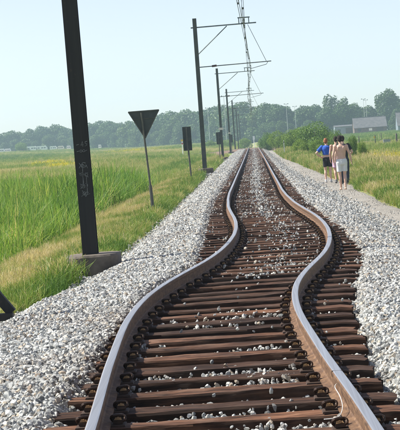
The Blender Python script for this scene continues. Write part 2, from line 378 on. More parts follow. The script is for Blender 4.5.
rail_l['label'] = 'rail on the side of the overhead masts'; rail_r['label'] = 'rail on the side of the footpath'
# bond cable on the right rail
def rail_pt(sgn, y, off, z):
    return Vector((cen(y)+sgn*.7525+off, y-9, z+.3))
mb = MB()
def cspl(pp, n_=5):
    out = []
    for i_ in range(len(pp)-1):
        a, b, c, d = pp[max(i_-1, 0)], pp[i_], pp[i_+1], pp[min(i_+2, len(pp)-1)]
        for q in range(n_):
            t = q/n_; out.append(.5*((2*b)+(c-a)*t+(2*a-5*b+4*c-d)*t*t+(3*b-a-3*c+d)*t**3))
    return out+[pp[-1]]
mb.tube(cspl([rail_pt(1, 10.9, -.03, -.05), rail_pt(1, 10.8, -.05, -.055), rail_pt(1, 10.55, -.045, -.075), rail_pt(1, 10.3, -.055, -.10), rail_pt(1, 10.17, -.085, -.13), rail_pt(1, 10.14, -.13, -.14), rail_pt(1, 10.16, -.18, -.145)]), .0026, 6)
mb.build('bond_cable', MT['cable'], rail_r, True)
mb = MB(); jp = rail_pt(1, 11.15, 0, -.0185); mb.box(jp, (.0715, .006, .038)); mb.build('joint_gap', MT['clip'], rail_r)
# sleepers
def sleeper_mesh(k):
    rg = random.Random(50+k); nx = 24; prof = [(-.5, 0), (-.5, .90), (-.465, 1), (-.15, 1.0), (.12, 1.0), (.465, 1), (.5, .90), (.5, 0)]
    L = 2.54; W = .255+rg.uniform(-.015, .015); H = .15; V = []; npf = len(prof)
    cr = rg.uniform(-.25, .25); c0 = rg.uniform(-1.2, .2); c1 = c0+rg.uniform(.5, 1.4)
    for i in range(nx):
        x = -L/2+L*i/(nx-1); e = 1 if 0 < i < nx-1 else .93
        wv = 1+.012*math.sin(x*2.2+k)+rg.uniform(-.02, .02)
        for j, (a, b) in enumerate(prof):
            z = -H+H*b*(e if b > .5 else 1)+rg.uniform(-.0035, .003)*(b > .5)+.003*math.sin(x*3.1+k*1.7+j)*(b > .5)
            if j in (3, 4) and c0 < x < c1: z -= rg.uniform(.004, .014)
            V.append((x+(rg.uniform(-.02, .02) if i in (0, nx-1) else 0), a*W*wv+rg.uniform(-.006, .006)+.003*math.sin(x*5+j*2+k), z))
    F = []
    for i in range(nx-1):
        for j in range(npf-1): F.append((i*npf+j, i*npf+j+1, (i+1)*npf+j+1, (i+1)*npf+j))
    F += [tuple(range(npf))[::-1], tuple((nx-1)*npf+j for j in range(npf))]
    me = bpy.data.meshes.new('sleeper'); me.from_pydata(V, [], F); me.materials.append(MT['wood']); me.materials.append(MT['shadewood']); me.polygons.foreach_set('material_index', [0 if (q % (npf-1)) in (2, 3, 4) else 1 for q in range(len(F)-2)]+[1, 1]); me.polygons.foreach_set('use_smooth', [True]*(len(F)-2)+[False]*2); me.update()  # side faces take the darker timber, which paints in their shade
    bm = bmesh.new(); bm.from_mesh(me); bmesh.ops.recalc_face_normals(bm, faces=bm.faces); bm.to_mesh(me); bm.free(); me.set_sharp_from_angle(angle=R_(24)); return me
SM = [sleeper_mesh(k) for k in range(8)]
# clip: standing oval spring ring round a rusty lug and bolt
mb = MB(); ring = []
for k in range(14):
    a = 2*math.pi*k/14; ca, sa = math.cos(a), math.sin(a)
    ring.append((.050*math.copysign(abs(ca)**.75, ca), .012*math.sin(2*a), 0.038+.023*math.copysign(abs(sa)**.75, sa)))
mb.tube(ring, .0125, 6, 0, None, True)
mb.box((0, .03, .03), (.085, .05, .05), None, 0, .8)
mb.box((0, -.006, .036), (.056, .04, .016), None, 1, .7); mb.tube([(0, -.03, .04), (0, .02, .04)], .011, 6, 1); mb.box((0, 0, .012), (.07, .07, .024), None, 0)
mb.v = [(a*.84, b*.84, c*.82) for a, b, c in mb.v]; clip_me = mb.mesh('rail_clip', [MT['clip'], MT['bolt']])
mb = MB(); mb.box((0, 0, .006), (.31, .14, .012), None, 0, .97); plate_me = mb.mesh('base_plate', [MT['plate']])
STOP = -.178
far_s = MB(); far_c = MB(); slY = []
y = 8.0; k = 0
rg = random.Random(3)
while y < 285:
    yj = y+rg.uniform(-.035, .035); sx = float(slc(yj))+rg.uniform(-.05, .05); rot = rg.uniform(-.012, .012); dz = float(dip(yj))
    if 16 < yj < 30: rot += -.18*float(cen(yj+.5)-cen(yj-.5))
    slY.append((yj, sx))
    if k < 300:
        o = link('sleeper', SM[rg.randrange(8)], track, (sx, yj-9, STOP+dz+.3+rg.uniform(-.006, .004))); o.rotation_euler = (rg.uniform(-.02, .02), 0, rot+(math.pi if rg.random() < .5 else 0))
        for s_ in (-1, 1):
            rx = float(cen(yj))+s_*.7525
            if k < 75:
                im = o.rotation_euler.to_matrix().inverted()
                p = link('base_plate', plate_me, o, im @ Vector((rx-sx, 0, .002))); p.rotation_euler = (im).to_euler()
                for q in (-1, 1):
                    p = link('rail_clip', clip_me, o, im @ Vector((rx-sx+q*.105, rg.uniform(-.01, .01), .018)))
                    p.rotation_euler = (im @ Euler((rg.uniform(-.1, .1), rg.uniform(-.06, .06), rg.uniform(-.15, .15))).to_matrix()).to_euler()
            elif k < 200:
                for q in (-1, 1): far_c.box((rx+q*.1, yj-9, STOP+.3+.04), (.09, .06, .08))
    else:
        far_s.box((sx, yj-9, STOP-.075+dz+.3), (2.54, .25, .15))
    y += SLP; k += 1
tag(far_s.build('sleepers', MT['wood'], track), kind='stuff'); tag(far_c.build('rail_clips', MT['clip'], track), kind='stuff')

# ------------------------------------------------------------------ ballast stones (instanced)
def proto_coll(name, meshes):
    c = bpy.data.collections.new(name)
    for i, me in enumerate(meshes):
        o = bpy.data.objects.new('%s_piece_%02d' % (name, i), me); c.objects.link(o)
    return c
def scatter(name, coll, pos, rot, scl, idx, tint):
    me = bpy.data.meshes.new(name); n = len(pos)
    me.vertices.add(n); me.vertices.foreach_set('co', np.asarray(pos, np.float32).ravel())
    for nm, typ, arr, key in (('rot', 'FLOAT_VECTOR', rot, 'vector'), ('scl', 'FLOAT_VECTOR', scl, 'vector'), ('idx', 'INT', idx, 'value'), ('tint', 'FLOAT', tint, 'value')):
        a = me.attributes.new(nm, typ, 'POINT'); a.data.foreach_set(key, np.asarray(arr, np.int32 if typ == 'INT' else np.float32).ravel())
    o = link(name, me)
    ng = bpy.data.node_groups.new(name, 'GeometryNodeTree')
    ng.interface.new_socket('Geometry', in_out='INPUT', socket_type='NodeSocketGeometry'); ng.interface.new_socket('Geometry', in_out='OUTPUT', socket_type='NodeSocketGeometry')
    gi = ng.nodes.new('NodeGroupInput'); go = ng.nodes.new('NodeGroupOutput'); ip = ng.nodes.new('GeometryNodeInstanceOnPoints'); ci = ng.nodes.new('GeometryNodeCollectionInfo')
    ci.inputs['Collection'].default_value = coll; ci.inputs['Separate Children'].default_value = True; ci.inputs['Reset Children'].default_value = True
    def na(n_, t):
        q = ng.nodes.new('GeometryNodeInputNamedAttribute'); q.data_type = t; q.inputs['Name'].default_value = n_; return q.outputs['Attribute']
    er = ng.nodes.new('FunctionNodeEulerToRotation')
    L = ng.links.new
    L(gi.outputs[0], ip.inputs['Points']); L(ci.outputs[0], ip.inputs['Instance']); ip.inputs['Pick Instance'].default_value = True
    L(na('idx', 'INT'), ip.inputs['Instance Index']); L(na('rot', 'FLOAT_VECTOR'), er.inputs[0]); L(er.outputs[0], ip.inputs['Rotation']); L(na('scl', 'FLOAT_VECTOR'), ip.inputs['Scale'])
    L(ip.outputs[0], go.inputs[0])
    md = o.modifiers.new('scatter', 'NODES'); md.node_group = ng
    return o
def rock_mesh(k):
    rg = random.Random(900+k); bm = bmesh.new()
    sx, sy, sz = rg.uniform(.9, 1.25), rg.uniform(.75, 1.0), rg.uniform(.6, .85)
    for _ in range(17):
        v = Vector((rg.gauss(0, 1), rg.gauss(0, 1), rg.gauss(0, 1))).normalized()*rg.uniform(.88, 1.0)
        bm.verts.new((v.x*sx, v.y*sy, v.z*sz))
    r = bmesh.ops.convex_hull(bm, input=bm.verts)
    bmesh.ops.delete(bm, geom=[g for g in r['geom_interior'] if isinstance(g, bmesh.types.BMVert)], context='VERTS')
    bmesh.ops.recalc_face_normals(bm, faces=bm.faces)
    me = bpy.data.meshes.new('stone'); bm.to_mesh(me); bm.free(); me.materials.append(MT['stone']); return me
ROCKS = proto_coll('stone', [rock_mesh(k) for k in range(12)])
P = []; S = []; T = []
def dens(yv): return np.where(yv < 22, 1, (22/np.maximum(yv, 1))**1.55)
def strip(x0f, x1f, rho, y0, y1, zf, keep=None, tintf=None, s0=.025, sink=.0):
    """random stones between x0(y), x1(y)"""
    yy = []; e = np.arange(y0, y1, 2.0)
    for a in e:
        b = min(a+2, y1); w = float(x1f((a+b)/2)-x0f((a+b)/2)); n = RNG.poisson(max(0, rho*float(dens(np.array(a+1.)))*w*(b-a)))
        yy.append(RNG.uniform(a, b, n))
    yy = np.concatenate(yy); u = RNG.uniform(0, 1, len(yy)); x0 = x0f(yy); xx = x0+(x1f(yy)-x0)*u
    ok = (xx > -.165*yy-1.6) & (xx < .095*yy+1.8)
    xx, yy = xx[ok], yy[ok]
    if keep is not None:
        k_ = RNG.uniform(0, 1, len(xx)) < keep(xx, yy); xx, yy = xx[k_], yy[k_]
    s = s0*np.clip(np.exp(RNG.normal(0, .34, len(xx))), .4, 1.75)*np.clip((yy/26)**.4, 1, 1.7)
    z = zf(xx, yy)+s*.35-sink
    P.append(np.stack([xx, yy, z], 1)); S.append(s); T.append(tintf(xx, yy) if tintf else np.zeros(len(xx)))
fi = lambda tab: (lambda yv: np.interp(yv, *tab))
def rustfn(xx, yy):
    d = np.minimum(np.abs(xx-cen(yy)-.75), np.abs(xx-cen(yy)+.75)); k_ = np.clip(1-d/.55, 0, 1)*np.clip((yy-14)/25, .12, .75)
    return np.clip(k_*RNG.uniform(.3, 1.3, len(xx))+np.clip(RNG.normal(0, .12, len(xx)), 0, .5)+np.clip(.22*wob(xx, yy, 1.1, 6)-.02, 0, .3), 0, .9)
cl_ = lambda yv: np.interp(yv, *COVL)+.05
cr_ = lambda yv: np.interp(yv, *COVR)
strip(fi(TOE), cl_, 1600, 6, 285, bz, None, rustfn, .0198)
strip(lambda q: np.interp(q, *TOE)-.28, lambda q: np.interp(q, *TOE)+.1, 260, 8, 120, lambda x_, y_: np.maximum(gz(x_, y_), bz(x_, y_)-.05), None, None)
strip(cr_, lambda q: PLE(q)+.02, 1600, 6, 285, bz, None, rustfn, .0198)
strip(lambda q: PLE(q)-.05, lambda q: PLE(q)+.5, 420, 8, 200, lambda x_, y_: gz(x_, y_)+.03, lambda x_, y_: np.clip(1-(x_-PLE(y_))/.45, 0, 1)**1.8, None, .018)
strip(lambda q: PLE(q), lambda q: PRE(q)+.1, 260, 14, 160, lambda x_, y_: gz(x_, y_)+.034, lambda x_, y_: np.clip(.35+.5*wob(x_, y_, 1.2), 0.05, 1), lambda x_, y_: np.full(len(x_), .25), .0085)
strip(cl_, cr_, 800, 6, 285, bz, None, rustfn, .019)
# stones heaped in the cribs and lying on the sleepers
topz = lambda x_, y_: np.full(len(x_), STOP+.004)+dip(y_)
def heap(x_, y_):
    n_ = wob(x_*.55, y_, .42, 3)*.6+wob(x_, y_, 1.6, 5)*.5; c_ = np.abs(x_-cen(y_)-.05)
    return np.clip((n_-.2)*1.8, 0, 1)*np.clip(1.15-c_*.9, .05, 1)
strip(cl_, cr_, 1300, 8, 285, lambda x_, y_: bz(x_, y_)+RNG.uniform(.01, .062, len(x_)), lambda x_, y_: heap(x_, y_)*(np.interp(y_, [8, 20, 40], [.4, .75, .6])), rustfn, .0155)
def ontop(x_, y_):
    n_ = wob(x_, y_, .5, 1)*.5+wob(x_, y_, 2.2, 2)*.5; c_ = np.abs(x_-cen(y_)-.06)
    base = np.interp(y_, [8, 16, 24, 34, 60, 285], [.001, .002, .008, .02, .03, .03])
    mid = np.exp(-(c_/.17)**2)*np.interp(y_, [8, 18, 26, 40, 60, 285], [0, .003, .05, .12, .35, .45])
    return np.clip(base*(.5+1.5*np.clip(n_+.2, 0, 1.4))+mid*(.55+.6*np.clip(n_+.3, 0, 1)), 0, 1)
strip(cl_, cr_, 1000, 8, 285, topz, ontop, lambda x_, y_: rustfn(x_, y_)*.3, .017)
P = np.concatenate(P); S = np.concatenate(S); T = np.concatenate(T); n = len(P)
tag(scatter('ballast_stones', ROCKS, P, RNG.uniform(0, 6.28, (n, 3)), S[:, None]*np.ones((1, 3)), RNG.integers(0, 12, n), T), 'pale grey crushed stone ballast heaped round the track', 'gravel', kind='stuff')
print('stones', n)

# ------------------------------------------------------------------ grass and reeds (instanced)
def blades(n, hmin, hmax, wid, spread, lean, segs, mt, seed, head=0):
    rg = np.random.default_rng(seed); V = []; F = []; A = []
    for b in range(n):
        a = rg.uniform(0, 6.283); r = spread*math.sqrt(rg.uniform()); x, y = r*math.cos(a), r*math.sin(a)
        la = rg.uniform(0, 6.283); ln = lean*abs(rg.normal(0, 1)); h = rg.uniform(hmin, hmax); fa = rg.uniform(0, 6.283)
        lf = rg.uniform(); w0 = wid*rg.uniform(.7, 1.3); o = len(V)
        for s in range(segs+1):
            t = s/segs; d = ln*h*t*t; zz = h*(t-.25*ln*t*t); w = w0*(1-t**2.2)*(.55+.9*t if segs > 2 else 1)+.0008
            if head and t > .7: w = w0*head
            cx_, cy_ = x+d*math.cos(la), y+d*math.sin(la)
            V += [(cx_-w*math.cos(fa), cy_-w*math.sin(fa), zz), (cx_+w*math.cos(fa), cy_+w*math.sin(fa), zz)]
        for s in range(segs): F.append((o+2*s, o+2*s+1, o+2*s+3, o+2*s+2)); A.append(lf)
    return nmesh('tuft', V, F, mt, {'lf': A})
REED = proto_coll('reed', [blades(18, .5, 1.5, .012, .25, .42, 4, MT['reed'], 10+k) for k in range(8)])
GRS = proto_coll('grass', [blades(34, .10, .30, .005, .10, .5, 2, MT['grass'], 30+k) for k in range(5)]+[blades(18, .10, .38, .0045, .13, .55, 3, MT['grass'], 50+k, .9) for k in range(3)]+[blades(26, .25, .6, .005, .16, .35, 3, MT['grass'], 40+k, .9) for k in range(4)])
FLW = proto_coll('flower', [blades(14, .3, .5, .006, .2, .3, 2, MT['flower'], 60+k, 3) for k in range(2)])
def field(name, coll, rects, dfun, sfun, tfun, ix, zfun=None, zs=None):
    Ps = []
    for (x0, x1, y0, y1, rho, wedge) in rects:
        n_ = int((x1-x0)*(y1-y0)*rho); xx = RNG.uniform(x0, x1, n_); yy = RNG.uniform(y0, y1, n_)
        ok = (xx > -.165*yy-2.2) & (xx < .098*yy+2.4); xx, yy = xx[ok], yy[ok]
        k_ = RNG.uniform(0, 1, len(xx)) < dfun(xx, yy); Ps.append(np.stack([xx[k_], yy[k_]], 1))
    Q = np.concatenate(Ps); xx, yy = Q.T; n_ = len(Q)
    z = (zfun or gz)(xx, yy); s = sfun(xx, yy)*RNG.uniform(.75, 1.3, n_); sv = np.stack([s, s, s*(1 if zs is None else zs(xx, yy))], 1)
    print(name, n_)
    return scatter(name, coll, np.stack([xx, yy, z-.01], 1), np.stack([RNG.normal(0, .06, n_), RNG.normal(0, .06, n_), RNG.uniform(0, 6.28, n_)], 1), sv, RNG.integers(ix[0], ix[1], n_), np.clip(tfun(xx, yy)+RNG.normal(0, .11, n_)+(RNG.uniform(0, 1, n_) < .07)*RNG.uniform(.2, .5, n_), 0, 1))
# tall reeds in the ditch
def reed_d(x_, y_):
    edge = -4.95+.3*wob(y_, y_*0, 4.)
    far_ = -8.5-.10*(y_-30)+1.2*wob(y_, x_, 9.)
    return sstep(0, .7, edge-x_)*sstep(0, 2.5, x_-far_)*np.clip(1-sstep(84, 100, y_), .0, 1)*np.clip(.85+.5*wob(x_, y_, 3.), .25, 1)
def reed_s(x_, y_): return (.62+.30*sstep(.0, 2.2, -4.7-x_))*(.92+.34*wob(x_, y_, 2.4, 4))*np.interp(y_, [25, 45, 70], [.85, .9, .95])+.38*np.exp(-((y_-70)/13)**2-((x_+6.1)/1.3)**2)
def reed_t(x_, y_): return np.clip(.36-.22*np.exp(-((y_-72)/13)**2-((x_+5.8)/1.2)**2)+.22*wob(x_, y_, 2.2, 2)+.22*np.clip(1-(-4.7-x_)/1.0, 0, 1)*RNG.uniform(0, 1.6, len(x_)), .02, 1)
tag(field('reed_bed', REED, [(-16, -4.4, 24, 102, 12, 0)], reed_d, reed_s, reed_t, (0, 8)), 'tall bright green reeds growing in the trackside ditch', 'reeds', kind='stuff')
# mown verge on both sides
def verge_t(x_, y_):
    dirt = np.exp(-((x_+4.25+.010*(y_-40)+.2*wob(y_, x_*0, 6.))/.42)**2)*np.clip(.55+.6*wob(x_, y_, 2.5), 0, 1)
    t = .30+.26*wob(x_, y_, 1.3, 3)+.18*sstep(2.7, 3.5, -x_)+.5*dirt
    return np.where(x_ > 0, .44+.24*wob(x_, y_, 2.2, 3)+.14*np.clip(x_-4.5, 0, 3)/3, t)
def verge_d(x_, y_):
    toe = np.interp(y_, *TOE); l = sstep(-.05, .35, toe-x_)*sstep(-5.6, -4.6, x_)
    path_r = PRE(y_)
    r = sstep(-.08, .25, x_-path_r)
    dirt = np.exp(-((x_+4.35+.010*(y_-40))/.3)**2)*.75
    return np.where(x_ < 0, l*(1-dirt), r)*np.clip((34/np.maximum(y_, 34))**.9, .12, 1)
def verge_s(x_, y_): return (.48+.2*wob(x_, y_, 1.8, 6)+np.where(x_ < 0, .0, .3)+.3*np.exp(-((x_+2.85)/.35)**2)+.3*np.exp(-((x_+2.75)/.5)**2-((y_-25.3)/.7)**2))*np.interp(y_, [20, 60, 140], [1, 1.25, 2.0])
tag(field('verge_grass', GRS, [(-5.6, -2.2, 14, 200, 150, 0), (2.6, 7.5, 14, 200, 130, 0)], verge_d, verge_s, verge_t, (0, 8)), 'short patchy grass on the verges beside the ballast and path', 'grass', kind='stuff')
# meadow beyond
def mead_t(x_, y_):
    b = wob(x_*.6, y_*.25, 6., 1)*.5+wob(x_, y_*.4, 22., 4)*.5
    left = .42+.46*b+.28*np.exp(-((y_-175-x_*.6)/45)**2)*(x_ < -8)
    right = .50+.34*b+.40*np.exp(-((x_-7.2)/2.2)**2)*np.exp(-((y_-92)/30)**2)
    right = np.where(y_ > 235, .20+.08*b, right)
    return np.where(x_ < 0, left, right)
def mead_s(x_, y_): return np.interp(y_, [40, 90, 160, 260, 420, 620], [.8, .9, 1.0, 1.1, 1.2, 1.2])*(1+.3*wob(x_, y_, 6., 5))*np.where((x_ > 0) & (y_ > 225), .55, 1)
def mead_d(x_, y_):
    l = sstep(.2, 1.2, -5.0-x_); r = sstep(4.0, 6.0, x_); rd = 1-((np.abs(y_-268) < 4.2) & (x_ < 42))
    mid = (y_ > 274)*(np.abs(x_) > 3.4)
    return np.maximum(np.where(x_ < 0, l, r), mid)*rd*np.where(mid > 0, 1, 1)
tag(field('meadow_grass', GRS, [(-40, -4, 40, 110, 9, 0), (-55, -4, 110, 190, 5, 0), (-60, -3, 190, 300, 2.6, 0), (-110, -3, 300, 640, 1.2, 0), (-150, -3, 640, 830, .8, 0), (4, 25, 35, 110, 11, 0), (4, 25, 110, 200, 5, 0), (3, 40, 200, 300, 2.6, 0), (3, 75, 300, 640, 1.0, 0)], mead_d, mead_s, mead_t, (8, 12)), 'rough meadow grass with dry straw coloured patches', 'grass', kind='stuff')
def herb_d(x_, y_): return np.clip((wob(x_*1.2, y_*.5, 6., 8)*.7+wob(x_, y_, 2., 2)*.35-.18)*3, 0, 1)*np.where(x_ < 0, sstep(0, 1.5, -5.5-x_), sstep(5.2, 6.5, x_))
tag(field('tall_herbs', REED, [(-40, -5.4, 88, 170, 3.2, 0), (-50, -5.4, 170, 262, 1.6, 0), (5, 22, 48, 130, 3.0, 0), (5, 24, 130, 230, 1.5, 0)], herb_d, lambda x_, y_: .42+.12*wob(x_, y_, 5., 3)+.0008*y_, lambda x_, y_: np.where(x_ > 0, .5, .34)+.35*wob(x_, y_, 5., 9)+.35*np.exp(-((x_-7.5)/2.)**2-((y_-92)/26)**2), (0, 6)), 'clumps of tall weeds standing in the rough meadow', 'weeds', kind='stuff')
def fl_d(x_, y_):
    g_ = 0
    for (cx_, cy_, rx, ry) in ((-27.8, 236, 1.3, 9), (-22, 200, 1.2, 8), (-31, 470, 5, 30), (8.9, 108, 1.2, 12), (5.2, 185, .8, 14), (-11.5, 120, .8, 9)): g_ = g_+np.exp(-((x_-cx_)/rx)**2-((y_-cy_)/ry)**2)
    return np.clip(g_*(.55+.5*wob(x_, y_, 2.5, 7)), 0, 1)
tag(field('meadow_flowers', FLW, [(-34, -18, 180, 270, 3, 0), (-45, -20, 420, 520, 1.2, 0), (6, 12, 85, 135, 5, 0), (3.8, 7, 150, 215, 4, 0), (-14, -9, 100, 140, 4, 0)], fl_d, lambda x_, y_: np.interp(y_, [60, 240], [.9, 1.6]), lambda x_, y_: x_*0+.5, (0, 2)), 'yellow wild flowers scattered through the meadow', 'flowers', kind='stuff')

# ------------------------------------------------------------------ overhead line masts
def h_section(mb, w0, w1, d0, d1, z0, z1, tf=.022, tw=.016):
    """H column with flanges facing along the line"""
    for y_ in (-1, 1):
        v = []
        for (w, d, z) in ((w0, d0, z0), (w1, d1, z1)):
            a = y_*d/2; b = y_*(d/2-tf); v += [(-w/2, a, z), (w/2, a, z), (w/2, b, z), (-w/2, b, z)]
        mb.add(v, [(0, 1, 2, 3), (4, 5, 6, 7), (0, 1, 5, 4), (1, 2, 6, 5), (2, 3, 7, 6), (3, 0, 4, 7)])
    v = []
    for (d, z) in ((d0, z0), (d1, z1)):
        q = d/2-tf; v += [(-tw/2, -q, z), (tw/2, -q, z), (tw/2, q, z), (-tw/2, q, z)]
    mb.add(v, [(0, 1, 5, 4), (2, 3, 7, 6), (1, 2, 6, 5), (3, 0, 4, 7)])
def make_mast(X, Y, ztop, zblock, label, mt, near=False, blockh=.55, group='overhead line masts'):
    t = tag(empty('catenary_mast', (X, Y, zblock)), label, 'mast', group)
    zz = lambda z: z-zblock
    mb = MB(); h_section(mb, .225, .205, .22, .20, 0, zz(ztop)); post = mb.build('post', mt, t)
    mb = MB()
    # rounded square foundation
    for (z0, z1, k0, k1) in ((-blockh, -.03, 1.0, 1.0), (-.03, .0, 1.0, .955)):
        r = []
        for (zz_, kk) in ((z0, k0), (z1, k1)):
            for q in range(20):
                a = 2*math.pi*q/20+.05; c, s = math.cos(a), math.sin(a); p = 2.9
                rr = .41*kk/((abs(c)**p+abs(s)**p)**(1/p))*(1+.012*math.sin(q*2.3+z0*3))
                r.append((rr*c, rr*s, zz_))
        n_ = 20; fs = [(i, (i+1) % n_, n_+(i+1) % n_, n_+i) for i in range(n_)]
        if z1 == 0: fs.append(tuple(range(n_, 2*n_)))
        mb.add(r, fs)
    mb.build('foundation', MT['concrete'], t, False, (.04, 0, 0))
    zb = ztop-.45
    mb = MB(); mb.bar((-.22, .13, zz(zb-.02)), (.6-X, .13, zz(zb+.02)), .11, .06); mb.bar((-.22, -.13, zz(zb-.02)), (.6-X, -.13, zz(zb+.02)), .11, .06) if near else None
    beam = mb.build('beam', MT['galv'], t)
    mb = MB(); mb.tube([(.05, .13, zz(ztop-1.9)), (-.95-X, .13, zz(zb-.05))], .028, 6); mb.build('brace', MT['galv'], t)
    zr_ = 5.42
    mb = MB(); mb.tube([(.05, 0, zz(zr_-.03)), (1.25-X, 0, zz(zr_+.03))], .028, 6); rt = mb.build('registration_tube', MT['galv'], t)
    mb = MB(); mb.tube([(.75, 0, zz(zr_)-.02), (1.0, 0, zz(zr_))], .055, 8); mb.build('insulator', MT['insul'], rt)
    mb = MB(); mb.tube([(.15-X, .12, zz(zb-.05)), (1.0-X, .02, zz(zr_+.03))], .013, 5); mb.build('hanger_wire', MT['wire'], t)
    mb = MB(); mb.tube([(1.08-X, 0, zz(zr_+.02)), (.98-X, 0, zz(zr_-.12)), (.1-X, 0, zz(5.12))], .016, 6); mb.build('steady_arm', MT['galv'], t)
    mb = MB()
    for a in (-.30, .22): mb.bar((a-X, .13, zz(zb)), (a-X, .13, zz(zb+.33)), .05)
    mb.bar((-.36-X, .13, zz(zb+.33)), (.28-X, .13, zz(zb+.33)), .06, .06); mb.build('hanger_bracket', MT['galv'], beam)
    mb = MB()
    for q in range(3): mb.tube([(-.04-X, .13, zz(zb+.28-q*.1)), (-.04-X, .13, zz(zb+.20-q*.1))], [.05, .03], 8)
    mb.build('insulator', MT['insul'], beam)
    return t, post
MY = [26.2, 92, 158, 224, 290, 356, 422]
MX = [-2.55, -2.62, -2.80, -2.94, -3.0, -3.0, -3.0]
ML = ['black steel mast with scrawled graffiti standing on weathered concrete block', 'overhead line mast standing between two dark rectangular sign boards', 'overhead line mast with a pale number plate strapped round it',
      'overhead line mast just before the level crossing road', 'overhead line mast just beyond the level crossing road', 'slim overhead line mast second beyond the level crossing road', 'slim overhead line mast third beyond the level crossing road']
masts = []
for i, (x_, y_) in enumerate(zip(MX, MY)):
    zt = 7.95; zbk = [-.05, .09, -.05, -.1, -.5, -1, -1.4][i]
    masts.append(make_mast(x_, y_, zt+float(dip(y_))*.3, zbk, ML[i], MT['mast'] if i == 0 else MT['mastgreen'], i == 0, .55 if i < 4 else .9))
# number plate on the third mast
for i, w in ((2, .42), (3, .3)):
    mb = MB(); p = at((226.0 if i == 2 else 230.3), (128.5 if i == 2 else 133), MY[i]); mb.box((0, -.14, p.z-masts[i][0].location.z), (w, .03, .2 if i == 2 else .14)); mb.build('number_plate', MT['cream'], masts[i][0])
# graffiti on the near mast: flat paint strokes on the flange
def stroke(mb, pts, w=.007, y=-.1145):
    for (a, b) in zip(pts[:-1], pts[1:]):
        a = Vector((a[0], 0, a[1])); b = Vector((b[0], 0, b[1])); d = (b-a).normalized(); nrm = Vector((-d.z, 0, d.x))*w/2
        a -= d*w*.3; b += d*w*.3
        v = [a-nrm, b-nrm, b+nrm, a+nrm]; mb.add([(p.x, y, p.z) for p in v]+[(p.x, y+.0015, p.z) for p in v], [(0, 1, 2, 3), (4, 7, 6, 5), (0, 4, 5, 1), (2, 6, 7, 3)])
g = MB(); GP = lambda px, py: (lambda p: (p.x-MX[0], p.z+.05))(at(px, py, MY[0]-.11))
def gs(*pp, w=.007): stroke(g, [GP(*p) for p in pp], w)
def circ(cx_, cy_, rx, ry, a0=0, a1=6.3): gs(*[(cx_+rx*math.cos(a0+(a1-a0)*k_/10), cy_+ry*math.sin(a0+(a1-a0)*k_/10)) for k_ in range(11)])
gs((77.5, 145), (79.8, 144.3)); gs((83.6, 141.5), (82, 145.2), (84.6, 144.4)); gs((83.9, 142.5), (84, 146.5)); gs((88.2, 141.2), (86.2, 141.8), (86.2, 143.5), (87.9, 143.6), (87.8, 145.3), (85.9, 146.1))
gs((78, 151.6), (80, 151)); circ(82, 151, 1.2, 1.1); circ(84.8, 150.7, 1.2, 1.1); gs((86.4, 151), (88, 150))
circ(84.6, 165, 2.3, 2.6); gs((80, 163), (83, 167.5)); gs((80, 168), (83, 163)); gs((84.5, 168), (83, 163.5), (86.5, 167)); gs((86, 162.5), (88.4, 168))
circ(82.5, 174.3, 1.9, 1.5); gs((79.8, 173), (84.5, 175.4), (88.6, 172.6)); gs((84.5, 174), (89, 177)); circ(87, 174.5, 1.6, 1.8)
gs((83.4, 168), (84, 185)); gs((87.2, 177), (88.2, 193.5)); gs((84, 178), (84.6, 186))
circ(83.8, 186, 2.2, 2.0); gs((81, 184), (88.4, 188)); circ(87, 185.3, 1.5, 2.0); gs((81.5, 188.5), (86, 184))
gs((83, 190.5), (86.4, 196.6), (89, 192)); gs((82.3, 196.3), (88, 191.5)); circ(85, 193.4, 1.6, 1.6); gs((88, 194.4), (90.6, 193.6))
g.build('graffiti', MT['chalk'], masts[0][0]); masts[0][0].rotation_euler = (0, -.010, 0)

# ------------------------------------------------------------------ overhead wires
line = tag(empty('overhead_line', (0, 26.2, 5.1)), 'overhead line wires with droppers hung above the track', 'overhead wires')
stg = [-.28, .16, -.2, .16, -.2, .16, -.2]
sup = [(-.30, -39.8)]+list(zip(stg, MY))
def cw(y_, off=0): return Vector((float(np.interp(y_, [s_[1] for s_ in sup], [.2]+stg))+off, y_-26.2, 5.12-5.1+float(dip(y_))*.3))
def mw(y_, off=0):
    ph = ((y_-26.2) % 66)/66; return Vector((float(np.interp(y_, [s_[1] for s_ in sup], [-.05]+[-.04+.02*q for q in range(7)]))*1.0+off, y_-26.2, 7.33-1.15*4*ph*(1-ph)-5.1+float(dip(y_))*.3))
yl = list(np.arange(26.2, 423, 3.))
for off in (-.02, .03):
    mb = MB(); mb.tube([cw(y_, off) for y_ in yl], .008, 4); mb.build('contact_wire', MT['wire'], line)
for off in (-.03, .03):
    mb = MB(); mb.tube([mw(y_, off) for y_ in yl], .008, 4); mb.build('messenger_wire', MT['wire'], line)
for y_ in np.arange(30.5, 290, 8.25):
    mb = MB(); mb.tube([cw(y_), mw(y_)], .006, 4); mb.box(mw(y_), (.05, .06, .07)); mb.box(cw(y_), (.04, .06, .05)); mb.build('dropper', MT['wire'], line)

